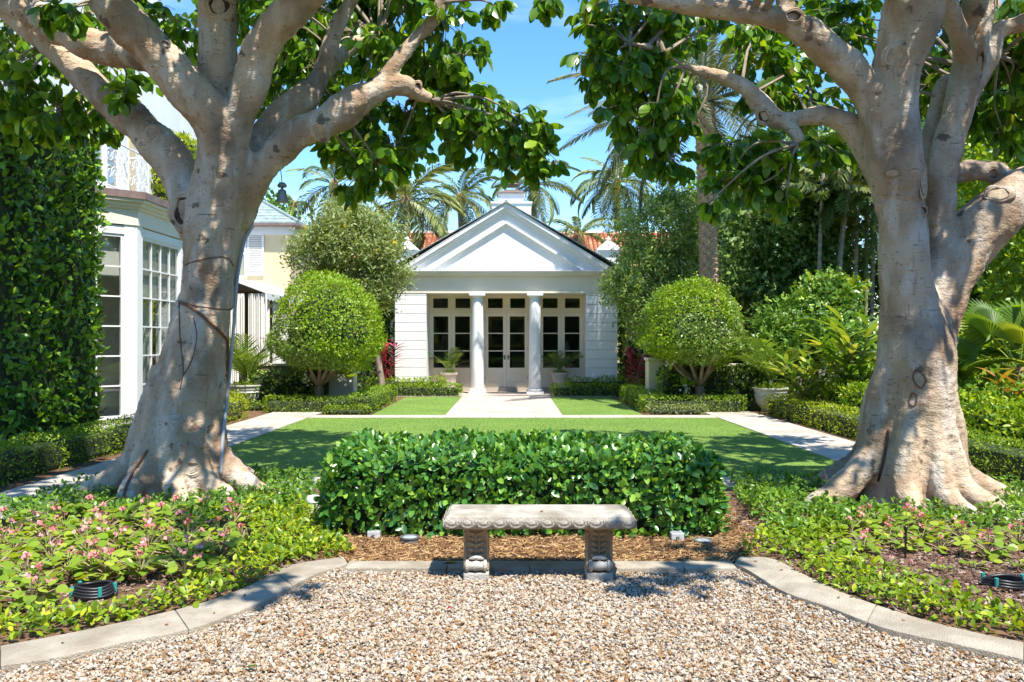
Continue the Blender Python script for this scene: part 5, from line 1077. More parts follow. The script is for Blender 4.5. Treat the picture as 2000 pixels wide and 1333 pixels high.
# ------------------------------------------------------------------ clipped trees
def topiary(label, px, py_top, py_bot, halfw, Y, seed, mats, trunk_px, orchids):
    rg = np.random.default_rng(seed); c0 = P(px, py_bot, Y); rx = halfw * Y / F; ztop = P(px, py_top, Y)[2]; zb_ = c0[2]; zc = zb_ + (ztop - zb_) * .3
    e = empty('clipped_tree', (c0[0], Y, 0), label=label, cat='tree', group='clipped dome trees')
    n = 21000; d = rvec(rg, n)
    up_, lo_ = ztop - zc, zc - zb_
    rr = np.stack([d[:, 0] * rx, d[:, 1] * rx, np.where(d[:, 2] > 0, d[:, 2] * up_, np.maximum(d[:, 2] * lo_ * 1.15, -lo_))], 1)
    nr = unit(rr / np.array((rx, rx, up_)) ** 1); p = np.array((c0[0], Y, zc)) + rr
    lump = vnoise(p, 1.4, seed) * .17 + vnoise(p, 4.5, seed) * .12 + np.where(rg.random(n) < .03, rg.uniform(.03, .13, n), 0)
    p += nr * (lump - rg.random(n) ** 2 * .16)[:, None]
    dd = unit(nr * .5 + rvec(rg, n) * .9 + np.array((0, 0, .25))); ls = rg.uniform(.045, .085, n)
    Mt = frames(dd, unit(nr + rvec(rg, n) * .6), ls); rnd = rg.random(n)
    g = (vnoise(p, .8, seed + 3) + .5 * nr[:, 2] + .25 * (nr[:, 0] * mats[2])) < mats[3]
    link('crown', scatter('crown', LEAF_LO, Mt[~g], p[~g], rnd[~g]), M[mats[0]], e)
    link('crown_grey', scatter('crown_grey', LEAF_LO, Mt[g], p[g], rnd[g]), M[mats[1]], e)  # greyer leaves, mostly low on the crown
    # hollow inside of dark twigs
    nn_ = 500; q = rvec(rg, nn_) * .8; q[:, 2] = np.maximum(q[:, 2], -.55); q = np.array((c0[0], Y, zc)) + q * np.array((rx, rx, up_)) * .85
    tw = MB(); tb = np.array((P(trunk_px, 0, Y)[0], Y, 0.)); fork = tb + np.array((0, 0, .55))
    tw.tube([tb + (0, 0, -.05), tb + (.02, 0, .25), fork], [.13, .1, .1], 10)
    for k in range(11):
        a = k * 2.4; e2 = np.array((c0[0] + rx * .72 * math.cos(a), Y + rx * .72 * math.sin(a), zc + rg.uniform(-.1, .3)))
        mid = fork + (e2 - fork) * .5 + np.array((0, 0, -.12)); s_ = spline(np.array([fork, mid, e2]), 4); tw.tube(s_, np.linspace(.06, .015, len(s_)), 6)
        for j in range(6):
            b = s_[rg.integers(4, 8)]; f_ = b + (q[rg.integers(nn_)] - b) * .6; tw.tube([b, (b + f_) / 2 + rg.normal(size=3) * .05, f_], [.012, .009, .004], 4, False)
    tw.build('trunk', M['woody'], e, smooth=True)
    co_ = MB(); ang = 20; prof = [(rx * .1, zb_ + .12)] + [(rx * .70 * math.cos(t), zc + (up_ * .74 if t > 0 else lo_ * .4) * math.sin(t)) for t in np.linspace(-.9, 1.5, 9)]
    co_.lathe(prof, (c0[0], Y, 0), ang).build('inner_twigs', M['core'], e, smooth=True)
    for (ox, oy, kind) in orchids:
        op = P(ox, oy, Y - .25); oe = empty('orchid', tuple(op), label='white %s orchid growing on the trunk of the %s clipped tree' % (kind, 'left' if px < 1000 else 'right'), cat='orchid', group='white orchids on the clipped trees')
        n = 7; dv = rvec(rg, n) * .8 + np.array((0, -.4, .3)); ls = rg.uniform(.18, .32, n)
        link('leaves', scatter('leaves', LEAF_MD, frames(dv, unit(rvec(rg, n) * .4 + np.array((0, -.3, 1))), ls), np.repeat((op + (0, .1, .05))[None], n, 0), rg.random(n)), M['bright_leaf'], oe)
        n = 22; fp = op + np.c_[rg.normal(size=n) * .07, rg.uniform(-.12, 0, n), -.02 + rg.normal(size=n) * .06]
        link('flowers', scatter('flowers', LEAF_ROUND, frames(rvec(rg, n), rvec(rg, n), np.full(n, .055)), fp, rg.random(n)), M['orchid'], oe)
        MB().tube(spline([op + (0, .2, .1), op + (0, .05, .12), op + (0, -.04, .02)], 4), .007, 5).build('stem', M['stem'], oe)
topiary('clipped dome tree with a greyish patch on its crown beside the left pier', 640, 532, 722, 106, 18.6, 71, ('topiary_leaf', 'topiary_grey', 1.6, -.22), 622, [(600, 738, 'small'), (672, 738, 'trailing')])
topiary('clipped dome tree with bare forking stems showing beside the right pier', 1353, 551, 712, 102, 18.6, 72, ('topiary_leaf', 'topiary_grey', 0, .02), 1366, [(1340, 760, 'round'), (1310, 706, 'small')])
hedge('tall_hedge', 'tall green boundary hedge along the far side of the right border', 13, 5, 1.6, 24, 5.5, LEAF_LO, .3, 30, M['bright_leaf'], 76, r=.5, wob=.3, depth=.3)  # unseen, added so the bay panes reflect foliage instead of horizon
hedge('tall_hedge', 'tall green hedge enclosing the gravel court behind the viewpoint', 0, -8, 34, 1.6, 5.5, LEAF_LO, .3, 22, M['dense_leaf'], 75, r=.5, wob=.3, depth=.3)  # unseen backdrop, added to darken reflections in the pavilion doors
# climbing shrubs on the garden walls
hedge('wall_shrub', 'dark shrub mass filling the space behind the right clipped tree', 4.9, 19.0, 3.0, .5, .95, LEAF_LO, .11, 230, M['dense_leaf'], 73, r=.2, wob=.12, cat='shrub')
hedge('wall_shrub', 'dark shrub against the low wall behind the left clipped tree', -5.3, 19.15, 1.7, .45, .85, LEAF_LO, .11, 230, M['dense_leaf'], 74, r=.2, wob=.14, cat='shrub')

# ------------------------------------------------------------------ palms
def frond_tpl(L, n, ll, bend, tilt=.5, w=.035, hang=.25, seed=0, taper=True, tip=.35):
    """a feather frond along +X bending down; returns template (rachis + leaflets)"""
    rg = np.random.default_rng(seed); V, tr, q = [], [], []
    ts = np.linspace(0, 1, 12); ang = -bend * ts ** 1.3; dx = np.cos(ang) * L / 11; dz = np.sin(ang) * L / 11
    X = np.r_[0, np.cumsum(dx[:-1])]; Z = np.r_[0, np.cumsum(dz[:-1])]
    rb = MB().tube(np.stack([X, 0 * X, Z], 1), np.linspace(.012 + .006 * L, .004, 12), 4, False); V += rb.v; q += rb.f
    for i in range(n):
        t = .14 + .86 * (i + .5) / n; x, z, a = np.interp(t, ts, X), np.interp(t, ts, Z), np.interp(t, ts, ang)
        prof = math.sin(math.pi * min(1, (t - .05) * 1.05)) ** .6 if taper else 1; prof = max(prof, tip)
        for s_ in (-1, 1):
            l_ = ll * prof * rg.uniform(.85, 1.1); fw = .55 + .35 * t + rg.normal() * .08
            d = unit(np.array((math.cos(a) * fw, s_ * (1 - .3 * t), math.sin(a) * fw + tilt * (1 - t) + rg.normal() * .06))); d2 = unit(d + np.array((0, 0, -hang * 2.2 * rg.uniform(.7, 1.3))))
            b = np.array((x, 0, z)); m_ = b + d * l_ * .5; e_ = m_ + d2 * l_ * .5; wv = unit(np.cross(d, (0, 0, 1.)) * .8 + np.array((math.cos(a), 0, math.sin(a))) * .3) * w * .5
            o = len(V); V += [tuple(b - wv * .4), tuple(b + wv * .4), tuple(m_ + wv), tuple(m_ - wv), tuple(e_)]; q.append((o, o + 1, o + 2, o + 3)); tr.append((o + 3, o + 2, o + 4))
    return T(V, tr, q)
def frond_set(parent, tpls, specs, mat, name='frond'):
    """specs: (azimuth, elevation, roll, scale, local position, which)"""
    mes = []
    for t in tpls:
        me = t.mesh(name, False); me.materials.append(mat)
        a = me.attributes.new('rnd', 'FLOAT', 'POINT'); rg = np.random.default_rng(1); n0 = len(t.V) - 48
        a.data.foreach_set('value', np.r_[np.full(48, .3), np.repeat(rg.random(n0 // 5) * .25, 5)].astype(np.float32)); mes.append(me)
    for az, el, ro, s_, lp, w in specs:
        o = bpy.data.objects.new(name, mes[w % len(mes)]); COL.objects.link(o); o.parent = parent
        o.matrix_local = Matrix.Translation(lp) @ Matrix.Rotation(az, 4, 'Z') @ Matrix.Rotation(-el, 4, 'Y') @ Matrix.Rotation(ro, 4, 'X') @ Matrix.Scale(s_, 4)
def palm_specs(rg, n, el0, el1, top, s0=.8, s1=1.05, nw=3):
    out = []
    for k in range(n):
        t = (k + .5) / n; el = el0 + (el1 - el0) * t ** .9
        out.append((k * 2.39996 + rg.normal() * .2, el + rg.normal() * .09, rg.normal() * .25, rg.uniform(s0, s1), Vector((0, 0, top + .25 * (t - .5))), rg.integers(nw)))
    return out
COCO = [frond_tpl(3.0, 34, .75, 1.5, .35, .07, .55, 1), frond_tpl(2.8, 32, .7, 1.1, .35, .07, .5, 2), frond_tpl(2.9, 32, .75, 1.9, .25, .07, .7, 3)]
def coconut(label, px, py, Y, n, seed, s_=1.0, lean=.3, mat='palm', el=(1.25, -.75), thick=.17):
    rg = np.random.default_rng(seed); c = P(px, py, Y); e = empty('palm_tree', (c[0], Y, 0), label=label, cat='palm', group='tall palms behind the pavilion')
    e2 = spline(np.array([(c[0] + lean, Y, -.1), (c[0] + lean * .5, Y, c[2] * .5), (c[0], Y, c[2])]), 8)
    MB().tube(e2, np.linspace(thick * 1.4, thick, len(e2)), 10).build('trunk', M['palm_trunk'], e, smooth=True)
    MB().lathe([(thick, -.7), (thick * 1.7, -.35), (thick * 1.6, 0), (thick * .6, .35)], tuple(c), 12).build('crown_shaft', M['fibre'], e, smooth=True)
    sp = [(a, b, r, k * s_, Vector((0, 0, c[2])) + v - Vector((0, 0, 0)), w) for a, b, r, k, v, w in palm_specs(rg, n, el[0], el[1], 0)]
    frond_set(e, COCO, sp, M[mat])
coconut('round headed coconut palm left of the pavilion chimney', 899, 388, 52, 26, 81, 1.25)
coconut('coconut palm rising right behind the pavilion chimney', 1042, 362, 52, 24, 82, 1.2)
coconut('coconut palm with straight grey trunk right of the pavilion roof', 1204, 360, 50, 30, 83, 1.3, .1)
coconut('sparse palm with upswept fronds above the slate roof', 652, 362, 44, 15, 84, 1.15, .2)
coconut('drooping shaggy palm above the yellow flowering tree', 792, 392, 42, 30, 85, 1.3, .2, el=(1.3, -1.0))
coconut('short dark palm peeping over the tiled roof', 1130, 462, 41, 15, 86, .75, .1, el=(1.2, -.1))
coconut('small palm head over the second slate roof', 572, 402, 50, 12, 87, .6, .1, el=(1.2, -.1))
# date palm with leaf-base trunk
dY = 20.6; dc = P(1374, 205, dY); dp = empty('date_palm', (P(1388, 0, dY)[0], dY, 0), label='tall date palm with diamond patterned trunk and silvery fronds', cat='palm')
bX = P(1388, 0, dY)[0]; tx = lambda z: bX + (dc[0] - bX) * (z / dc[2]) ** 1.6
zs = np.linspace(-.1, dc[2], 20); MB().tube(np.stack([tx(np.maximum(zs, 0)), np.full(20, dY), zs], 1), np.where(zs > dc[2] - .9, .21, .165), 14).build('trunk', M['fibre'], dp, smooth=True)
boot = MB().add([(0, -.11, 0), (0, .11, 0), (.05, .10, .10), (.05, -.10, .10), (.10, -.06, .19), (.10, .06, .19), (-.02, .05, .26), (-.02, -.05, .26)], [(0, 1, 2, 3), (3, 2, 5, 4), (4, 5, 6, 7), (0, 3, 7), (3, 4, 7), (1, 6, 2), (2, 6, 5)]).mesh('leaf_base'); boot.materials.append(M['date_base'])
rows = 42 if True else 0
for r in range(rows):
    z = 2.0 + (dc[2] - 2.1) * r / rows; rad = .14 if z < dc[2] - .9 else .19
    for k in range(7):
        a = 2 * math.pi * (k + .5 * (r % 2)) / 7 + .08 * math.sin(r * 1.7)
        o = bpy.data.objects.new('leaf_base', boot); COL.objects.link(o); o.parent = dp; o.location = (tx(z) - bX + rad * math.cos(a), rad * math.sin(a), z); o.rotation_euler = (0, 0, a); k_ = .95 + .2 * rng.random(); o.scale = (k_, k_, k_)
DATE = [frond_tpl(4.3, 62, .55, .95, .25, .045, .22, 4), frond_tpl(4.0, 60, .5, 1.3, .25, .045, .25, 5), frond_tpl(4.4, 62, .55, .7, .3, .045, .15, 6)]
sp = palm_specs(np.random.default_rng(88), 46, 1.35, -.55, dc[2], .85, 1.05)
frond_set(dp, DATE, [(a, b, r, s_ * .95, v + Vector((dc[0] - bX, 0, 0)), w) for a, b, r, s_, v, w in sp], M['date'])
# urns and potted palms
UP = [frond_tpl(1.2, 20, .46, .8, .25, .024, .06, 11), frond_tpl(1.1, 19, .44, 1.1, .2, .024, .08, 12), frond_tpl(1.25, 20, .46, .5, .25, .024, .05, 13)]
def urn(px, py, label, r=.4, h=.55):
    c = G(px, py); e = empty('urn', tuple(c), label=label, cat='urn')
    b = MB().lathe([(.5 * r, 0), (.56 * r, .03), (.52 * r, .06), (.62 * r, .1 * h / .55), (.80 * r, .2 * h / .55), (.90 * r, .32 * h / .55), (.92 * r, .36 * h / .55)], (0, 0, 0), 96, 24, .035, (.08, h * .6)).build('bowl', M['urn'], e, world=False, smooth=True)
    MB().lathe([(.92 * r, .655 * h), (.97 * r, .67 * h), (.97 * r, .70 * h), (.91 * r, .71 * h), (.91 * r, .80 * h), (.97 * r, .82 * h), (.97 * r, .85 * h), (.94 * r, .87 * h), (1.04 * r, .95 * h), (1.04 * r, h), (.9 * r, h), (.88 * r, .88 * h)], (0, 0, 0), 40).build('rim', M['urn'], e, world=False)
    MB().lathe([(.01, .9 * h), (.88 * r, .9 * h), (.88 * r, .91 * h), (.01, .93 * h)], (0, 0, 0), 24).build('soil', M['soil'], e, world=False)
    autosmooth(e.children[1], 40); return c
def potted_palm(c, h, label, s_, n, seed, mat, el=(1.5, .5)):
    e = empty('potted_palm', (c[0], c[1], h), label=label, cat='palm'); rg = np.random.default_rng(seed)
    frond_set(e, UP, [(a, b, r, k * s_, v, w) for a, b, r, k, v, w in palm_specs(rg, n, el[0], el[1], .05 + .1 * s_, .75, 1.1)], M[mat])
    MB().lathe([(.06, -.04), (.075, .06), (.05, .2), (.02, .3)], (0, 0, 0), 10).build('stem', M['green_cane'], e, world=False, smooth=True)
def filler(c, h, r, label, seed):
    rg = np.random.default_rng(seed); n = 420; a = rg.uniform(0, 6.283, n); rr = r * np.sqrt(rg.random(n)); p = np.c_[c[0] + rr * np.cos(a), c[1] + rr * np.sin(a), h + rg.uniform(0, .12, n) - .05 * (rr / r) ** 3]
    tag(link('trailing_plant', scatter('trailing_plant', LEAF_LO, frames(rvec(rg, n) + np.array((0, 0, .4)), rvec(rg, n) * .5 + np.array((0, 0, 1)), rg.uniform(.05, .08, n)), p, rg.random(n)), M['cover_leaf']), label, 'plant', kind='stuff')
c = urn(483, 797, 'white fluted stone urn beside the left path', .42, .55); potted_palm(c, .5, 'bright young palm growing in the left path urn', 1.05, 17, 91, 'urn_palm'); filler(c, .5, .38, 'small leafy plants around the palm in the left path urn', 1)
c = urn(1505, 804, 'white fluted stone urn beside the right path', .37, .53); potted_palm(c, .5, 'young palm with fanned fronds growing in the right path urn', 1.12, 16, 92, 'urn_palm'); filler(c, .49, .33, 'small leafy plants around the palm in the right path urn', 2)
for px, w, sd_ in ((877, 'left', 93), (1093, 'right', 94)):
    x = P(px, 0, 24.75)[0]; e = empty('planter_pot', (x, 24.75, .024), label='pale pink planter pot before the %s pavilion windows' % w, cat='pot')
    MB().lathe([(.17, 0), (.18, .04), (.21, .3), (.245, .52), (.265, .54), (.265, .6), (.235, .6), (.22, .5)], (0, 0, 0), 28).build('body', M['pot'], e, world=False); autosmooth(e.children[0], 40)
    MB().lathe([(.01, .52), (.225, .52), (.225, .53), (.01, .54)], (0, 0, 0), 20).build('soil', M['soil'], e, world=False)
    potted_palm((x, 24.75), .58, 'slender palm in the planter pot before the %s pavilion windows' % w, .72, 12, sd_, 'pot_palm', (1.4, .3)); filler((x, 24.75), .55, .22, 'green filler plants in the planter pot before the %s windows' % w, sd_)

# ------------------------------------------------------------------ background trees and shrubs
def crown_pts(rg, ells, nclump, per, cr):
    """clumped points through ellipsoids (center, rx, ry, rz); more at the rim"""
    vol = np.array([e[1] * e[2] * e[3] for e in ells]) ** .7; f = rg.choice(len(ells), nclump, p=vol / vol.sum()); out = []; nrm = []
    for k in f:
        c, rx, ry, rz = ells[k]; d = rvec(rg, 1)[0]; cc_ = np.asarray(c) + d * np.array((rx, ry, rz)) * rg.uniform(.55, 1.03)
        n = max(4, int(per * rg.uniform(.6, 1.4))); out.append(cc_ + rg.normal(size=(n, 3)) * cr * rg.uniform(.7, 1.2)); nrm.append(np.repeat(d[None], n, 0))
    return np.vstack(out), np.vstack(nrm)
def tree(name, label, base, ells, nclump, per, cr, tpl, L, mat, seed, trunk_r=.09, bark='woody', stems=1, droop=0, cat='tree', group=None, flowers=0, core=None, wid=1.0):
    rg = np.random.default_rng(seed); base = np.array(base, float)
    e = empty(name, tuple(base), label=label, cat=cat, group=group); tw = MB()
    for s_ in range(stems):
        b0 = base + np.array((rg.normal() * .12 * (stems > 1), rg.normal() * .1 * (stems > 1), -.1)); ec = np.mean([q[0] for q in ells], 0)
        fork = b0 + (ec - b0) * .55 + np.array((rg.normal() * .1, rg.normal() * .1, 0)); sp_ = spline(np.array([b0, b0 + (fork - b0) * .5 + rg.normal(size=3) * .08, fork]), 5)
        tw.tube(sp_, np.linspace(trunk_r * 1.3, trunk_r * .8, len(sp_)), 8)
        for q in ells:
            for j in range(3):
                t = np.asarray(q[0]) + rvec(rg, 1)[0] * np.array(q[1:]) * .7; mid = fork + (t - fork) * .5 + rg.normal(size=3) * .15
                sp_ = spline(np.array([fork, mid, t]), 4); tw.tube(sp_, np.linspace(trunk_r * .55, .012, len(sp_)), 5, False)
    tw.build('trunk', M[bark], e, smooth=True)
    p, nr = crown_pts(rg, ells, nclump, per, cr); p[:, 2] = np.maximum(p[:, 2], .05); n = len(p)
    d = unit(nr * .4 + rvec(rg, n) + np.array((0, 0, .15 - droop))); ls = L * rg.uniform(.65, 1.25, n)
    link('crown', scatter('crown', tpl, frames(d, unit(rvec(rg, n) + nr * .6 + np.array((0, 0, .5))), np.stack([ls, ls * wid, ls], 1)), p, rg.random(n)), M[mat], e)['kind'] = 'stuff'
    if flowers:
        p, nr = crown_pts(rg, ells, flowers, 4, .06); keep = (p[:, 2] > ells[0][0][2] - .3); p = p[keep] + nr[keep] * .1; n = len(p)
        link('flowers', scatter('flowers', LEAF_ROUND, frames(rvec(rg, n), rvec(rg, n), np.full(n, .09)), p, rg.random(n)), M['yellow'], e)['kind'] = 'stuff'
    return e
def E(px, py, Y, rxp, rzp, ry=None): k = Y / F; return (P(px, py, Y), rxp * k, (ry or rxp * k * .8), rzp * k)
tree('flowering_tree', 'silvery green tree dotted with yellow flowers left of the pavilion', (P(752, 0, 21.6)[0], 21.6, 0), [E(690, 480, 21.6, 95, 70), E(620, 505, 21.6, 60, 60), E(755, 520, 21.4, 52, 55), E(670, 425, 21.8, 55, 35), E(715, 455, 21.8, 50, 45), E(725, 575, 21.4, 50, 30)], 900, 26, .13, LEAF_NARROW, .13, 'tab_leaf', 101, .08, flowers=34)
tree('olive_tree', 'olive green loose crowned tree right of the pavilion', (P(1290, 0, 21.6)[0], 21.6, 0), [E(1290, 450, 21.8, 90, 70), E(1250, 540, 21.4, 62, 60), E(1340, 540, 21.8, 65, 70), E(1215, 560, 21.2, 35, 40), E(1320, 410, 21.9, 50, 40), E(1255, 620, 21.4, 45, 40)], 850, 26, .13, LEAF_NARROW, .13, 'tab_dark', 102, .06, stems=3)
# hedge walls beside and behind the pavilion
hedge('tall_hedge', 'dark screen hedge left of the pavilion wall', -4.9, 25.2, 2.6, .9, 3.1, LEAF_LO, .15, 120, M['dense_leaf'], 103, r=.3, wob=.2, depth=.2)
hedge('tall_hedge', 'dark screen hedge right of the pavilion wall', 5.2, 25.4, 4.0, 1.0, 3.4, LEAF_LO, .15, 120, M['dense_leaf'], 104, r=.3, wob=.2, depth=.2)
big = dict(nclump=420, per=24, cr=.3)
tree('evergreen_tree', 'dark dense evergreen tree behind the right clipped tree', (9.0, 26.5, 0), [((8.2, 26, 4.6), 2.6, 1.6, 2.3), ((9.5, 26.4, 7.0), 2.4, 1.6, 1.8), ((8.0, 25.6, 2.2), 2.4, 1.4, 1.8)], 650, 26, .28, FISH, .26, 'fish_leaf', 105, .2, droop=.35)
tree('evergreen_tree', 'light leafed tree beside the date palm trunk', (7.2, 28, 0), [((7.2, 28, 5.6), 1.7, 1.3, 2.0), ((6.6, 28, 3.6), 1.6, 1.2, 1.5)], 360, 26, .22, LEAF_LO, .2, 'bright_leaf', 106, .12)
tree('evergreen_tree', 'dark leafy tree behind the cane palm stems', (12, 24.5, 0), [((11.4, 24.5, 5.2), 2.6, 1.6, 2.4), ((13.2, 24, 7.2), 2.6, 1.6, 2.3), ((12.0, 24.0, 2.4), 2.8, 1.5, 2.0)], 620, 26, .3, LEAF_LANCE, .34, 'dense_leaf', 107, .2, droop=.4)
tree('evergreen_tree', 'deep green tree filling the corner behind the forked tree', (14.5, 22, 0), [((14.0, 22, 4.4), 2.6, 1.6, 2.8), ((12.6, 21.5, 2.2), 2.2, 1.4, 2.0), ((15.5, 22, 7.4), 2.6, 1.6, 2.4)], 620, 26, .3, FISH, .26, 'dense_leaf', 108, .2, droop=.3)
tree('evergreen_tree', 'bright leafed tree right of the forked trunk', (10.6, 16, 0), [((10.8, 16, 3.4), 1.6, 1.2, 1.5), ((10.4, 16, 5.2), 1.7, 1.3, 1.2)], 330, 26, .2, LEAF_LO, .17, 'bright_leaf', 109, .1)
tree('evergreen_tree', 'tall dark tree far behind the wing and hedges', (-13.5, 40, 0), [((-13.5, 40, 6.0), 3.2, 2, 3)], 260, 26, .4, LEAF_LO, .32, 'dense_leaf', 110, .2)
tree('evergreen_tree', 'dark tree beyond the olive tree', (7.0, 33, 0), [((6.6, 33, 3.2), 3.0, 1.5, 2.6), ((9.6, 33, 4.4), 2.6, 1.5, 2.6)], 420, 26, .32, LEAF_LO, .28, 'dense_leaf', 111, .2)
tree('evergreen_tree', 'dark tree closing the garden at the far right corner', (17.5, 27, 0), [((17, 27, 3.6), 3.4, 2, 3.6), ((18, 27, 8.5), 3.4, 2, 3)], 520, 26, .4, LEAF_LO, .32, 'dense_leaf', 112, .25)
# fishtail palm clump: canes and hanging leaflets
fp = empty('cane_palm', (9.6, 21.8, 0), label='clump of slender cane palm stems with pale ringed bark', cat='palm')
rg = np.random.default_rng(113); tips = []
for k, (px, top, g_) in enumerate(((1603, 300, 0), (1628, 310, 0), (1652, 320, 0), (1672, 330, 0), (1690, 330, 1), (1701, 360, 0), (1722, 300, 0))):
    Y = 21.4 + .5 * rg.random(); b = P(px - 3, 0, Y); t = P(px + rg.normal() * 12, top, Y)
    sp_ = spline(np.array([(b[0], Y, -.1), (b[0] + rg.normal() * .06, Y, t[2] * .5), tuple(t)]), 14); r_ = .038 + .02 * rg.random()
    rr = np.full(len(sp_), r_); rr[::3] *= 1.13; MB().tube(sp_, rr, 8).build('stem', M['green_cane' if g_ else 'cane'], fp, smooth=True); tips.append(t)
CP = [frond_tpl(1.9, 26, .6, 1.5, .3, .08, .5, 21), frond_tpl(1.7, 24, .6, 1.1, .3, .08, .5, 22)]
specs = []
for t in tips:
    for k in range(9): specs.append((rg.uniform(0, 6.28), rg.uniform(-.3, 1.3), rg.normal() * .3, rg.uniform(.7, 1.1), Vector((t[0] - 9.6, t[1] - 21.8, t[2] + rg.uniform(-1.6, .1))), k))
frond_set(fp, CP, specs, M['palm'])
tree('fishtail_palm', 'dark hanging fishtail foliage above the right clipped tree', (8.6, 23.2, 0), [E(1500, 450, 23, 110, 55), E(1560, 400, 23, 90, 60), E(1480, 560, 23, 95, 60), E(1590, 500, 22.6, 70, 70)], 460, 24, .2, FISH, .24, 'fish_leaf', 114, .06, 'cane', stems=3, droop=.8)
tree('broad_shrub', 'blue green broad leafed shrub sloping down beside the right urn', (6.9, 19.6, 0), [E(1560, 640, 19.4, 80, 45), E(1610, 600, 19.6, 60, 55), E(1520, 690, 19, 50, 40), E(1640, 670, 19, 70, 50)], 330, 20, .13, FISH, .2, 'dense_leaf', 115, .05, stems=3, cat='shrub')
tree('broad_shrub', 'lobed light green shrub top below the cane palm stems', (7.5, 20.2, 0), [E(1620, 570, 20.2, 55, 28), E(1575, 600, 20.2, 45, 22)], 110, 16, .13, FISH, .2, 'bright_leaf', 116, .05, stems=2, cat='shrub')

def lance_plant(name, label, base, canes, nl, L, mat, seed, H, spread=.5, cat='plant', tpl=None, group=None, stemmat='stem'):
    rg = np.random.default_rng(seed); base = np.array(base, float); e = empty(name, tuple(base), label=label, cat=cat, group=group); st_ = MB(); pp, dd = [], []
    for k in range(canes):
        a = rg.uniform(0, 6.283); h = H * rg.uniform(.65, 1.05); o = np.array((math.cos(a), math.sin(a), 0)); b = base + o * rg.uniform(.03, .16)
        s_ = spline(np.array([b, b + o * spread * .25 * h + (0, 0, .55 * h), b + o * spread * .75 * h + (0, 0, h)]), 6); st_.tube(s_, np.linspace(.014, .006, len(s_)), 5, False)
        for j in range(nl):
            t = .3 + .7 * j / max(1, nl - 1); q = np.array([np.interp(t, np.linspace(0, 1, len(s_)), s_[:, i]) for i in range(3)]); b_ = a + rg.normal() * .5 + (j % 2) * 3.14 * .75
            pp.append(q); dd.append((math.cos(b_), math.sin(b_), .55 + .8 * t * rg.random()))
    st_.build('stem', M[stemmat], e, smooth=True); pp, dd = np.array(pp), np.array(dd); n = len(pp); ls = L * rg.uniform(.7, 1.15, n)
    me = (tpl or LEAF_LANCE).mesh('leaf'); me.materials.append(M[mat]); Mt = frames(dd, np.repeat(np.array((0, 0, 1.))[None], n, 0), ls)
    for i in range(n):
        o = bpy.data.objects.new('leaf', me); COL.objects.link(o); o.parent = e; mm = Matrix(Mt[i].tolist()).to_4x4(); mm.translation = Vector(pp[i] - base); o.matrix_local = mm
    return e
gg = 'variegated gingers'
lance_plant('ginger_plant', 'variegated ginger with long striped leaves touching the forked trunk', (6.55, 15.6, 0), 14, 11, .66, 'ginger', 121, 1.9, .45)
lance_plant('ginger_plant', 'lower variegated ginger arching over the bright shrubs', (6.0, 16.6, 0), 11, 9, .55, 'ginger', 122, 1.15, .6)
lance_plant('ginger_plant', 'variegated ginger behind the shrubs right of the forked tree', (7.6, 13.4, 0), 14, 11, .62, 'ginger', 123, 1.35, .5)
lance_plant('ginger_plant', 'tall plain green ginger deep in the right border', (8.3, 14.6, 0), 14, 11, .66, 'bright_leaf', 124, 1.9, .4)
lance_plant('croton_plant', 'croton with orange and yellow leaves at the end of the right border', (7.3, 11.7, 0), 6, 10, .4, 'croton', 125, 1.35, .4)
lance_plant('cordyline', 'red cordyline against the left pavilion wall', (P(755, 0, 22.6)[0], 22.6, 0), 3, 26, .42, 'cordy', 126, 1.45, .22)
lance_plant('cordyline', 'pink red cordyline against the right pavilion wall', (P(1235, 0, 22.6)[0], 22.6, 0), 3, 22, .42, 'cordy', 127, 1.3, .25)
# fan palm
fanp = empty('fan_palm', (8.0, 12.9, 0), label='fan palm with stiff pleated leaves right of the forked tree', cat='palm')
def fan_mesh():
    V, q, tr = [], [], []; n = 26
    rb = MB().tube([(0, 0, 0), (.4, 0, .02), (.8, 0, 0)], [.012, .009, .007], 4, False); V += rb.v; q += rb.f
    for k in range(n):
        a = math.radians(-115 + 230 * k / (n - 1)); l_ = .62 * (1 - .22 * abs(k - n / 2) / n); d = np.array((math.cos(a), math.sin(a), 0)); s_ = np.array((-d[1], d[0], 0)); c0 = np.array((.8, 0, 0)); o = len(V)
        V += [tuple(c0), tuple(c0 + d * l_ * .55 + s_ * .042 + (0, 0, .02)), tuple(c0 + d * l_ * .55 + (0, 0, -.01)), tuple(c0 + d * l_ * .55 - s_ * .042 + (0, 0, .02)), tuple(c0 + d * l_ + (0, 0, -.09))]
        tr += [(o, o + 2, o + 1), (o, o + 3, o + 2), (o + 1, o + 2, o + 4), (o + 2, o + 3, o + 4)]
    me = mesh_np('fan_leaf', V, np.array(tr), np.array(q), False); me.materials.append(M['urn_palm']); return me
fme = fan_mesh(); rg = np.random.default_rng(128)
MB().tube([(8.0, 12.9, -.05), (8.02, 12.9, .5), (8.0, 12.9, 1.15)], [.09, .08, .07], 8).build('trunk', M['fibre'], fanp, smooth=True)
for k in range(16):
    o = bpy.data.objects.new('fan_leaf', fme); COL.objects.link(o); o.parent = fanp
    o.matrix_local = Matrix.Translation((0, 0, 1.1)) @ Matrix.Rotation(k * 2.4, 4, 'Z') @ Matrix.Rotation(-(1.15 - 1.3 * k / 16), 4, 'Y') @ Matrix.Rotation(rg.normal() * .5, 4, 'X') @ Matrix.Scale(rg.uniform(.85, 1.15), 4)
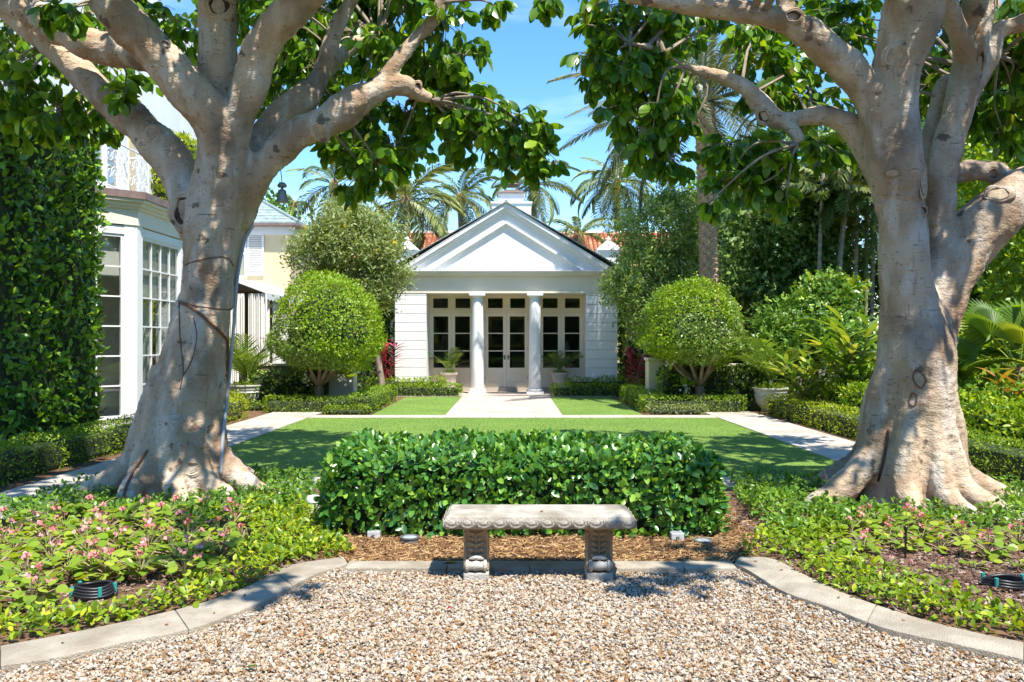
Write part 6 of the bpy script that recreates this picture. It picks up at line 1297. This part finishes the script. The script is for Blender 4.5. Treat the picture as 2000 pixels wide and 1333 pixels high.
# right border shrubs
hedge('border_shrub', 'bright green leafy shrub mass behind the lime hedge left of the forked trunk', 6.5, 14.0, 1.0, 4.6, .78, LEAF_MD, .085, 520, M['bright_leaf'], 131, r=.25, wob=.16, depth=.2, cat='shrub')
hedge('border_shrub', 'darker shrub band above the bright shrub mass', 7.2, 15.0, .8, 4.0, 1.0, LEAF_MD, .08, 420, M['box_leaf'], 132, r=.25, wob=.16, depth=.2, cat='shrub')
hedge('border_shrub', 'bright leafy shrub bank right of the forked trunk', 6.6, 9.6, 1.1, 3.6, .72, LEAF_MD, .085, 600, M['bright_leaf'], 133, r=.25, wob=.15, depth=.2, cat='shrub')
hedge('border_shrub', 'taller leafy shrub bank below the fan palm', 7.4, 11.4, 1.1, 3.4, .95, LEAF_MD, .08, 480, M['box_leaf'], 134, r=.25, wob=.16, depth=.2, cat='shrub')
hedge('border_shrub', 'low shrub beside the left urn and path', -6.3, 18.0, .7, 1.2, .4, LEAF_LO, .07, 420, M['lime_leaf'], 135, r=.15, wob=.1, depth=.1, cat='shrub')

# ------------------------------------------------------------------ ground cover and flowers
LTc, RTc = np.array((LB[0], 8.4)), np.array((RB[0], 7.9))
def cover(label, poly, dens, mat, seed, h=.13, L=.05, excl=(), thin=0):
    rg = np.random.default_rng(seed); q = sample_poly(rg, poly, dens)
    z = np.zeros((len(q), 3)); z[:, :2] = q
    nn_ = vnoise(z, 2.4, seed) + .5 * vnoise(z, 7, seed); keep = np.ones(len(q), bool)
    if thin: keep &= nn_ > -thin + .4 * rg.random(len(q)) - .2
    for c, r in excl: keep &= ((q - c) ** 2).sum(1) > r * r
    q = q[keep]; nn_ = nn_[keep]; n = len(q); hh = h * np.clip(.75 + .7 * nn_, .2, 1.6)
    p = np.c_[q, .01 + hh * rg.random(n) ** .55]
    d = unit(rvec(rg, n) + np.array((0, -.1, .25))); u = unit(rvec(rg, n) * .55 + np.array((0, -.1, 1))); ls = L * rg.uniform(.65, 1.25, n)
    tag(link('ground_cover', scatter('ground_cover', LEAF_MD, frames(d, u, ls), p, np.clip(rg.random(n) * .75 + .25 * (nn_ + .5), 0, .999)), M[mat]), label, 'ground cover', kind='stuff')
g2 = lambda *pts: [tuple(G(a, b)[:2]) for a, b in pts]
cover('lime leaved jasmine along the kerb of the full begonia bed', [tuple(p[:2] + np.array((.03, .05))) for p in ko[1:]] + g2((690, 1085), (655, 1060), (560, 1075), (470, 1110), (380, 1130), (330, 1165), (240, 1188), (120, 1205), (0, 1222), (-150, 1245)), 1500, 'cover_leaf', 141, .10, .05)
cover('jasmine patch between the begonias and the hedge', g2((480, 1000), (600, 1000), (670, 1070), (640, 1090), (520, 1110), (470, 1100), (490, 1050)), 1700, 'cover_leaf', 142, .15, .05)
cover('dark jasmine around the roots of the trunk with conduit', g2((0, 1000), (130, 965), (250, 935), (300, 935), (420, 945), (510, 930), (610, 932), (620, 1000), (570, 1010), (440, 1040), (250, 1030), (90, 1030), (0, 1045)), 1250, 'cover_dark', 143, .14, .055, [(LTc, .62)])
cover('lime leaved jasmine along the kerb of the sparse flower bed', [tuple(p[:2] + np.array((-.02, .05))) for p in ro[1:]] + g2((1480, 1060), (1540, 1040), (1640, 1050), (1680, 1110), (1790, 1150), (1900, 1190), (2000, 1220), (2100, 1240)), 1450, 'cover_leaf', 144, .13, .05, thin=.35)
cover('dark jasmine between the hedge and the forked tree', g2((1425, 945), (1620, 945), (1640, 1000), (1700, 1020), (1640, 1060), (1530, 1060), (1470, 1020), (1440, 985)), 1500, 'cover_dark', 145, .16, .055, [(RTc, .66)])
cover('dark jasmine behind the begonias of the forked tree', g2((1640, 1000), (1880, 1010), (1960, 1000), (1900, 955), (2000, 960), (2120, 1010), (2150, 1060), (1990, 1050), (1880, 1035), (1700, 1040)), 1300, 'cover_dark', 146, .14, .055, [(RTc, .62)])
# begonias
def begonia_proto(seed, sparse=False):
    rg = np.random.default_rng(seed); e = empty('begonia', (0, 0, 0)); lm_ = LEAF_ME.get('beg')
    if lm_ is None: lm_ = LEAF_ROUND.mesh('leaf'); lm_.materials.append(M['begonia_leaf']); LEAF_ME['beg'] = lm_
    st_ = MB(); n = 13 if sparse else 26
    for k in range(n):
        a = k * 2.4 + rg.normal() * .3; r = rg.uniform(.03, .15); h = rg.uniform(.05, .15) * (1 - .5 * r); p = np.array((r * math.cos(a), r * math.sin(a), h)); st_.tube(spline(np.array([(0, 0, 0), p * (.3, .3, .6), p]), 2), .004, 4, False)
        d = np.array([[math.cos(a + rg.normal() * .5), math.sin(a + rg.normal() * .5), rg.uniform(-.35, .35)]]); s_ = rg.uniform(.04, .085)
        o = bpy.data.objects.new('leaf', lm_); COL.objects.link(o); o.parent = e; mm = Matrix(frames(d, unit(rvec(rg, 1) * .5 + np.array((0, -.25, 1))), np.array([s_]))[0].tolist()).to_4x4(); mm.translation = Vector(p); o.matrix_local = mm
    for k in range(1 if sparse else 2):
        a = rg.uniform(0, 6.28); r = rg.uniform(0, .12); b = np.array((r * math.cos(a), r * math.sin(a), rg.uniform(.14, .195))); st_.tube(spline(np.array([(0, 0, .02), b * (.5, .5, .6), b]), 2), .003, 4, False)
        m_ = 6; pp = b + rg.normal(size=(m_, 3)) * (.014, .014, .01)
        o = link('flower', scatter('flower', LEAF_ROUND, frames(rvec(rg, m_), rvec(rg, m_), np.full(m_, .024)), pp, rg.random(m_) * .3), M['petal'], e, False)
    st_.build('stem', M['stem'], e, world=False); return e
protos = [begonia_proto(s_) for s_ in (151, 152, 153, 154)]; sparse = [begonia_proto(s_, True) for s_ in (155, 156)]
rg = np.random.default_rng(157); used = set()
def put(pr, x, y, s_, label, group):
    o = pr if pr.name not in used else copy_tree(pr); used.add(pr.name)
    o.location = (x, y, .005); o.rotation_euler = (0, 0, rg.uniform(0, 6.28)); o.scale = (s_,) * 3; tag(o, label, 'flower', group)
def spaced(poly, dist, tries=4000, excl=()):
    out = []; q = sample_poly(rg, poly, tries / 8)
    for p in q:
        if all(np.hypot(*(p - o)) > dist for o in out) and all(np.hypot(*(p - c)) > r for c, r in excl): out.append(p)
    return out
def where(p):
    c = G(182, 1165)[:2]
    if np.hypot(*(p - c)) < .55: return 'pink begonia right beside the coiled drip tube'
    if np.hypot(*(p - LTc)) < 1.35: return 'pink begonia close to the roots of the trunk with conduit'
    if np.hypot(*(p - G(486, 1085)[:2])) < .7: return 'pink begonia beside the irrigation stake and jasmine patch'
    if p[0] < -3.2: return 'pink begonia at the path end of the full bed'
    return 'pink begonia in the thick of the full bed between trunk and kerb jasmine'
for k, p in enumerate(spaced(g2((-80, 1040), (200, 1015), (470, 1010), (480, 1090), (400, 1120), (330, 1150), (230, 1170), (100, 1190), (-60, 1210)), .225, 5000, [(G(182, 1165)[:2], .3), (LTc, .7)])):
    put(protos[k % 4], p[0], p[1], rg.uniform(.85, 1.15), where(p), 'begonias in the full bed')
pk = G(195, 1150); put(protos[0], pk[0], pk[1] + .1, 1.15, 'pink begonia leaning over the coiled drip tube', 'begonias in the full bed')
def where_r(p):
    if np.hypot(*(p - G(1962, 1150)[:2])) < .6: return 'begonia near the drip tube coil in the sparse bed'
    if np.hypot(*(p - G(1768, 1092)[:2])) < .4: return 'begonia around the irrigation stake in the sparse bed'
    if np.hypot(*(p - RTc)) < 1.25: return 'begonia against the buttress roots of the forked tree'
    return 'begonia standing in bare mulch of the sparse bed under the forked tree'
for k, p in enumerate(spaced(g2((1645, 1040), (1760, 1035), (1880, 1040), (1900, 1075), (1800, 1090), (1700, 1090), (1655, 1075)), .21)):
    put(protos[k % 4] if k % 3 else sparse[0], p[0], p[1], rg.uniform(.75, 1.0), where_r(p), 'begonias in the sparse bed')
for px, py, s_ in ((1700, 1020, 1.0), (1770, 1030, 1.1), (1930, 1080, 1.0), (1990, 1060, 1), (1900, 1100, .6), (1780, 1115, .55), (1840, 1105, .5), (1990, 1100, .7), (1740, 1100, .5)):
    p = G(px, py + 14); put(sparse[1] if s_ < .8 else protos[1], p[0], p[1], s_, where_r(p[:2]), 'begonias in the sparse bed')
if 'begonia' in [o.name for o in sparse if o.name not in used]: pass

# ------------------------------------------------------------------ fixtures, litter and other small things
def coil(label, px, py, r, n):
    c = G(px, py); e = empty('drip_tube_coil', (c[0], c[1], 0), label=label, cat='hose'); rg_ = np.random.default_rng(n)
    t = np.linspace(0, 2 * math.pi * n, 40 * n); rr = r * (1 - .05 * t / 6.283 + .015 * np.sin(3 * t)); 
    MB().tube(np.stack([c[0] + rr * np.cos(t), c[1] + rr * .8 * np.sin(t), .02 + .016 * t / 6.283 + .008 * np.sin(2 * t)], 1), .010, 6).build('tube', M['plastic'], e, smooth=True)
    for a in (.2, 2.6, 3.9, 5.4): x, y = c[0] + r * .96 * math.cos(a), c[1] + r * .77 * math.sin(a); MB().tube([(x, y, .03), (x, y, .085)], .012, 8).build('connector', M['teal'], e)
coil('coiled black drip tube with teal connectors in the full begonia bed', 182, 1168, .13, 4)
coil('coiled black drip tube with teal connectors in the sparse flower bed', 1962, 1150, .13, 3)
def box_light(px, py, label):
    c = G(px, py); e = empty('garden_light', (c[0], c[1], 0), label=label, cat='light')
    MB().box(-.05, .05, -.04, .05, -.02, .065).build('housing', M['light_grey'], e, bevel=.008, world=False); MB().box(-.04, .04, -.03, .04, .066, .07).build('lens', M['lens'], e, world=False); MB().box(-.012, .012, -.046, -.040, .02, .04).build('screw_plate', M['dark_grey'], e, world=False)
def well_light(px, py, label, h=.055):
    c = G(px, py); e = empty('well_light', (c[0], c[1], 0), label=label, cat='light')
    MB().lathe([(.07, -.03), (.07, h - .012), (.076, h - .01), (.076, h), (.062, h), (.06, h - .006)], (0, 0, 0), 28).build('ring', M['dark_grey'], e, world=False); autosmooth(e.children[0], 40)
    MB().lathe([(.06, h - .012), (.055, h - .002), (.03, h + .003), (.002, h + .004)], (0, 0, 0), 24).build('lens', M['lens'], e, smooth=True, world=False)
box_light(731, 1052, 'small grey box light on the mulch left of the bench'); well_light(800, 1062, 'round dark well light on the mulch left of the bench')
box_light(1322, 1056, 'small grey box light on the mulch right of the bench'); well_light(1373, 1062, 'round dark well light on the mulch right of the bench', .03)
pp_ = G(612, 1000); e = empty('pipe_end', tuple(pp_), label='white pipe end sticking up beside the left end of the hedge', cat='pipe')
MB().lathe([(.055, -.05), (.055, .09), (.062, .092), (.062, .13), (.05, .145), (.03, .15)], (0, 0, 0), 20).build('pipe', M['pipe'], e, world=False); autosmooth(e.children[0], 40)
for px, py, h, lab in ((486, 1085, .16, 'thin black irrigation stake beside the jasmine patch'), (6, 1065, .17, 'thin black irrigation stake at the path end of the full begonia bed'), (1768, 1092, .2, 'thin black irrigation stake in the sparse flower bed')):
    c = G(px, py); e = empty('irrigation_stake', tuple(c), label=lab, cat='stake')
    MB().tube([(0, 0, -.05), (.004, 0, h)], .008, 8).build('rod', M['plastic'], e, world=False); MB().lathe([(.008, 0), (.014, .004), (.014, .03), (.009, .036)], (.004, 0, h), 10).build('nozzle', M['plastic'], e, world=False)
# bronze bell lamp hanging from the fig tree
c = P(551, 395, 8.55); e = empty('hanging_bell', tuple(c), label='bronze bell lamp hanging below the fig tree limb', cat='bell')
MB().lathe([(.075, 0), (.066, .012), (.052, .04), (.045, .09), (.04, .12), (.015, .135), (.012, .15)], (0, 0, 0), 24).build('bell', M['bronze'], e, smooth=True, world=False)
MB().lathe([(.012, .15), (.045, .155), (.05, .175), (.03, .2), (.01, .205)], (0, 0, 0), 20).build('cap', M['bronze'], e, smooth=True, world=False)
MB().tube([(0, 0, .2), (-.02, .02, .34), (-.06, .03, .5)], .005, 5).build('hanger', M['plastic'], e, world=False)
# fallen leaves
rg = np.random.default_rng(161); LEAF_FL = leafT(.45, .35, .25, ((.2, .7), (.5, 1), (.8, .66)))

def fallen(px, py, L, mat, label, h=.015, group=None):
    c = G(px, py, h); a = rg.uniform(0, 6.28); me = LEAF_FL.mesh('fallen_leaf'); me.materials.append(M[mat]); o = link('fallen_leaf', me); o.matrix_world = Matrix.Translation(c + (0, 0, .012 + .05 * L)) @ Matrix.Rotation(a, 4, 'Z') @ Matrix.Rotation(rg.normal() * .2, 4, 'X') @ Matrix.Scale(L, 4)
    tag(o, label, 'leaf', group)
fallen(505, 1308, .085, 'ficus_leaf', 'dark green fallen leaf lying alone on the gravel'); fallen(780, 1187, .05, 'bright_leaf', 'small bright green fallen leaf on the gravel before the bench'); fallen(884, 1190, .04, 'cordy', 'small red fallen petal on the gravel before the bench')
fallen(385, 1180, .09, 'lime_leaf', 'yellow green leaf fallen on the kerb of the full begonia bed', hk); fallen(893, 1104, .13, 'dry', 'curled brown leaf leaning against the left bench leg', .02); fallen(1930, 1190, .12, 'lime_leaf', 'pale green leaf fallen on the bare mulch', .03); fallen(1840, 1160, .14, 'dry', 'large curled brown leaf lying on the bare mulch', .03)
for px, py in ((750, 1262), (755, 1250), (930, 1222), (640, 1275), (1050, 1240), (1190, 1220), (760, 1305), (1300, 1290), (560, 1240), (1480, 1240), (960, 1290), (1140, 1300), (1620, 1290), (420, 1290), (300, 1310)):
    fallen(px, py, rg.uniform(.03, .055), 'dry', 'small dry brown leaf scattered on the gravel', .012, 'dry leaves on the gravel')
for px, py in ((120, 1262), (420, 1200), (480, 1165), (330, 1225), (1640, 1170), (1760, 1215), (1850, 1225), (1530, 1118), (1480, 1100)):
    fallen(px, py, rg.uniform(.02, .04), 'dry', 'scrap of dry leaf lying on the curved kerb', hk - .008, 'dry scraps on the kerb')
fallen(1062, 1002, .035, 'dry', 'scrap of dry leaf lying on the bench seat', .425)
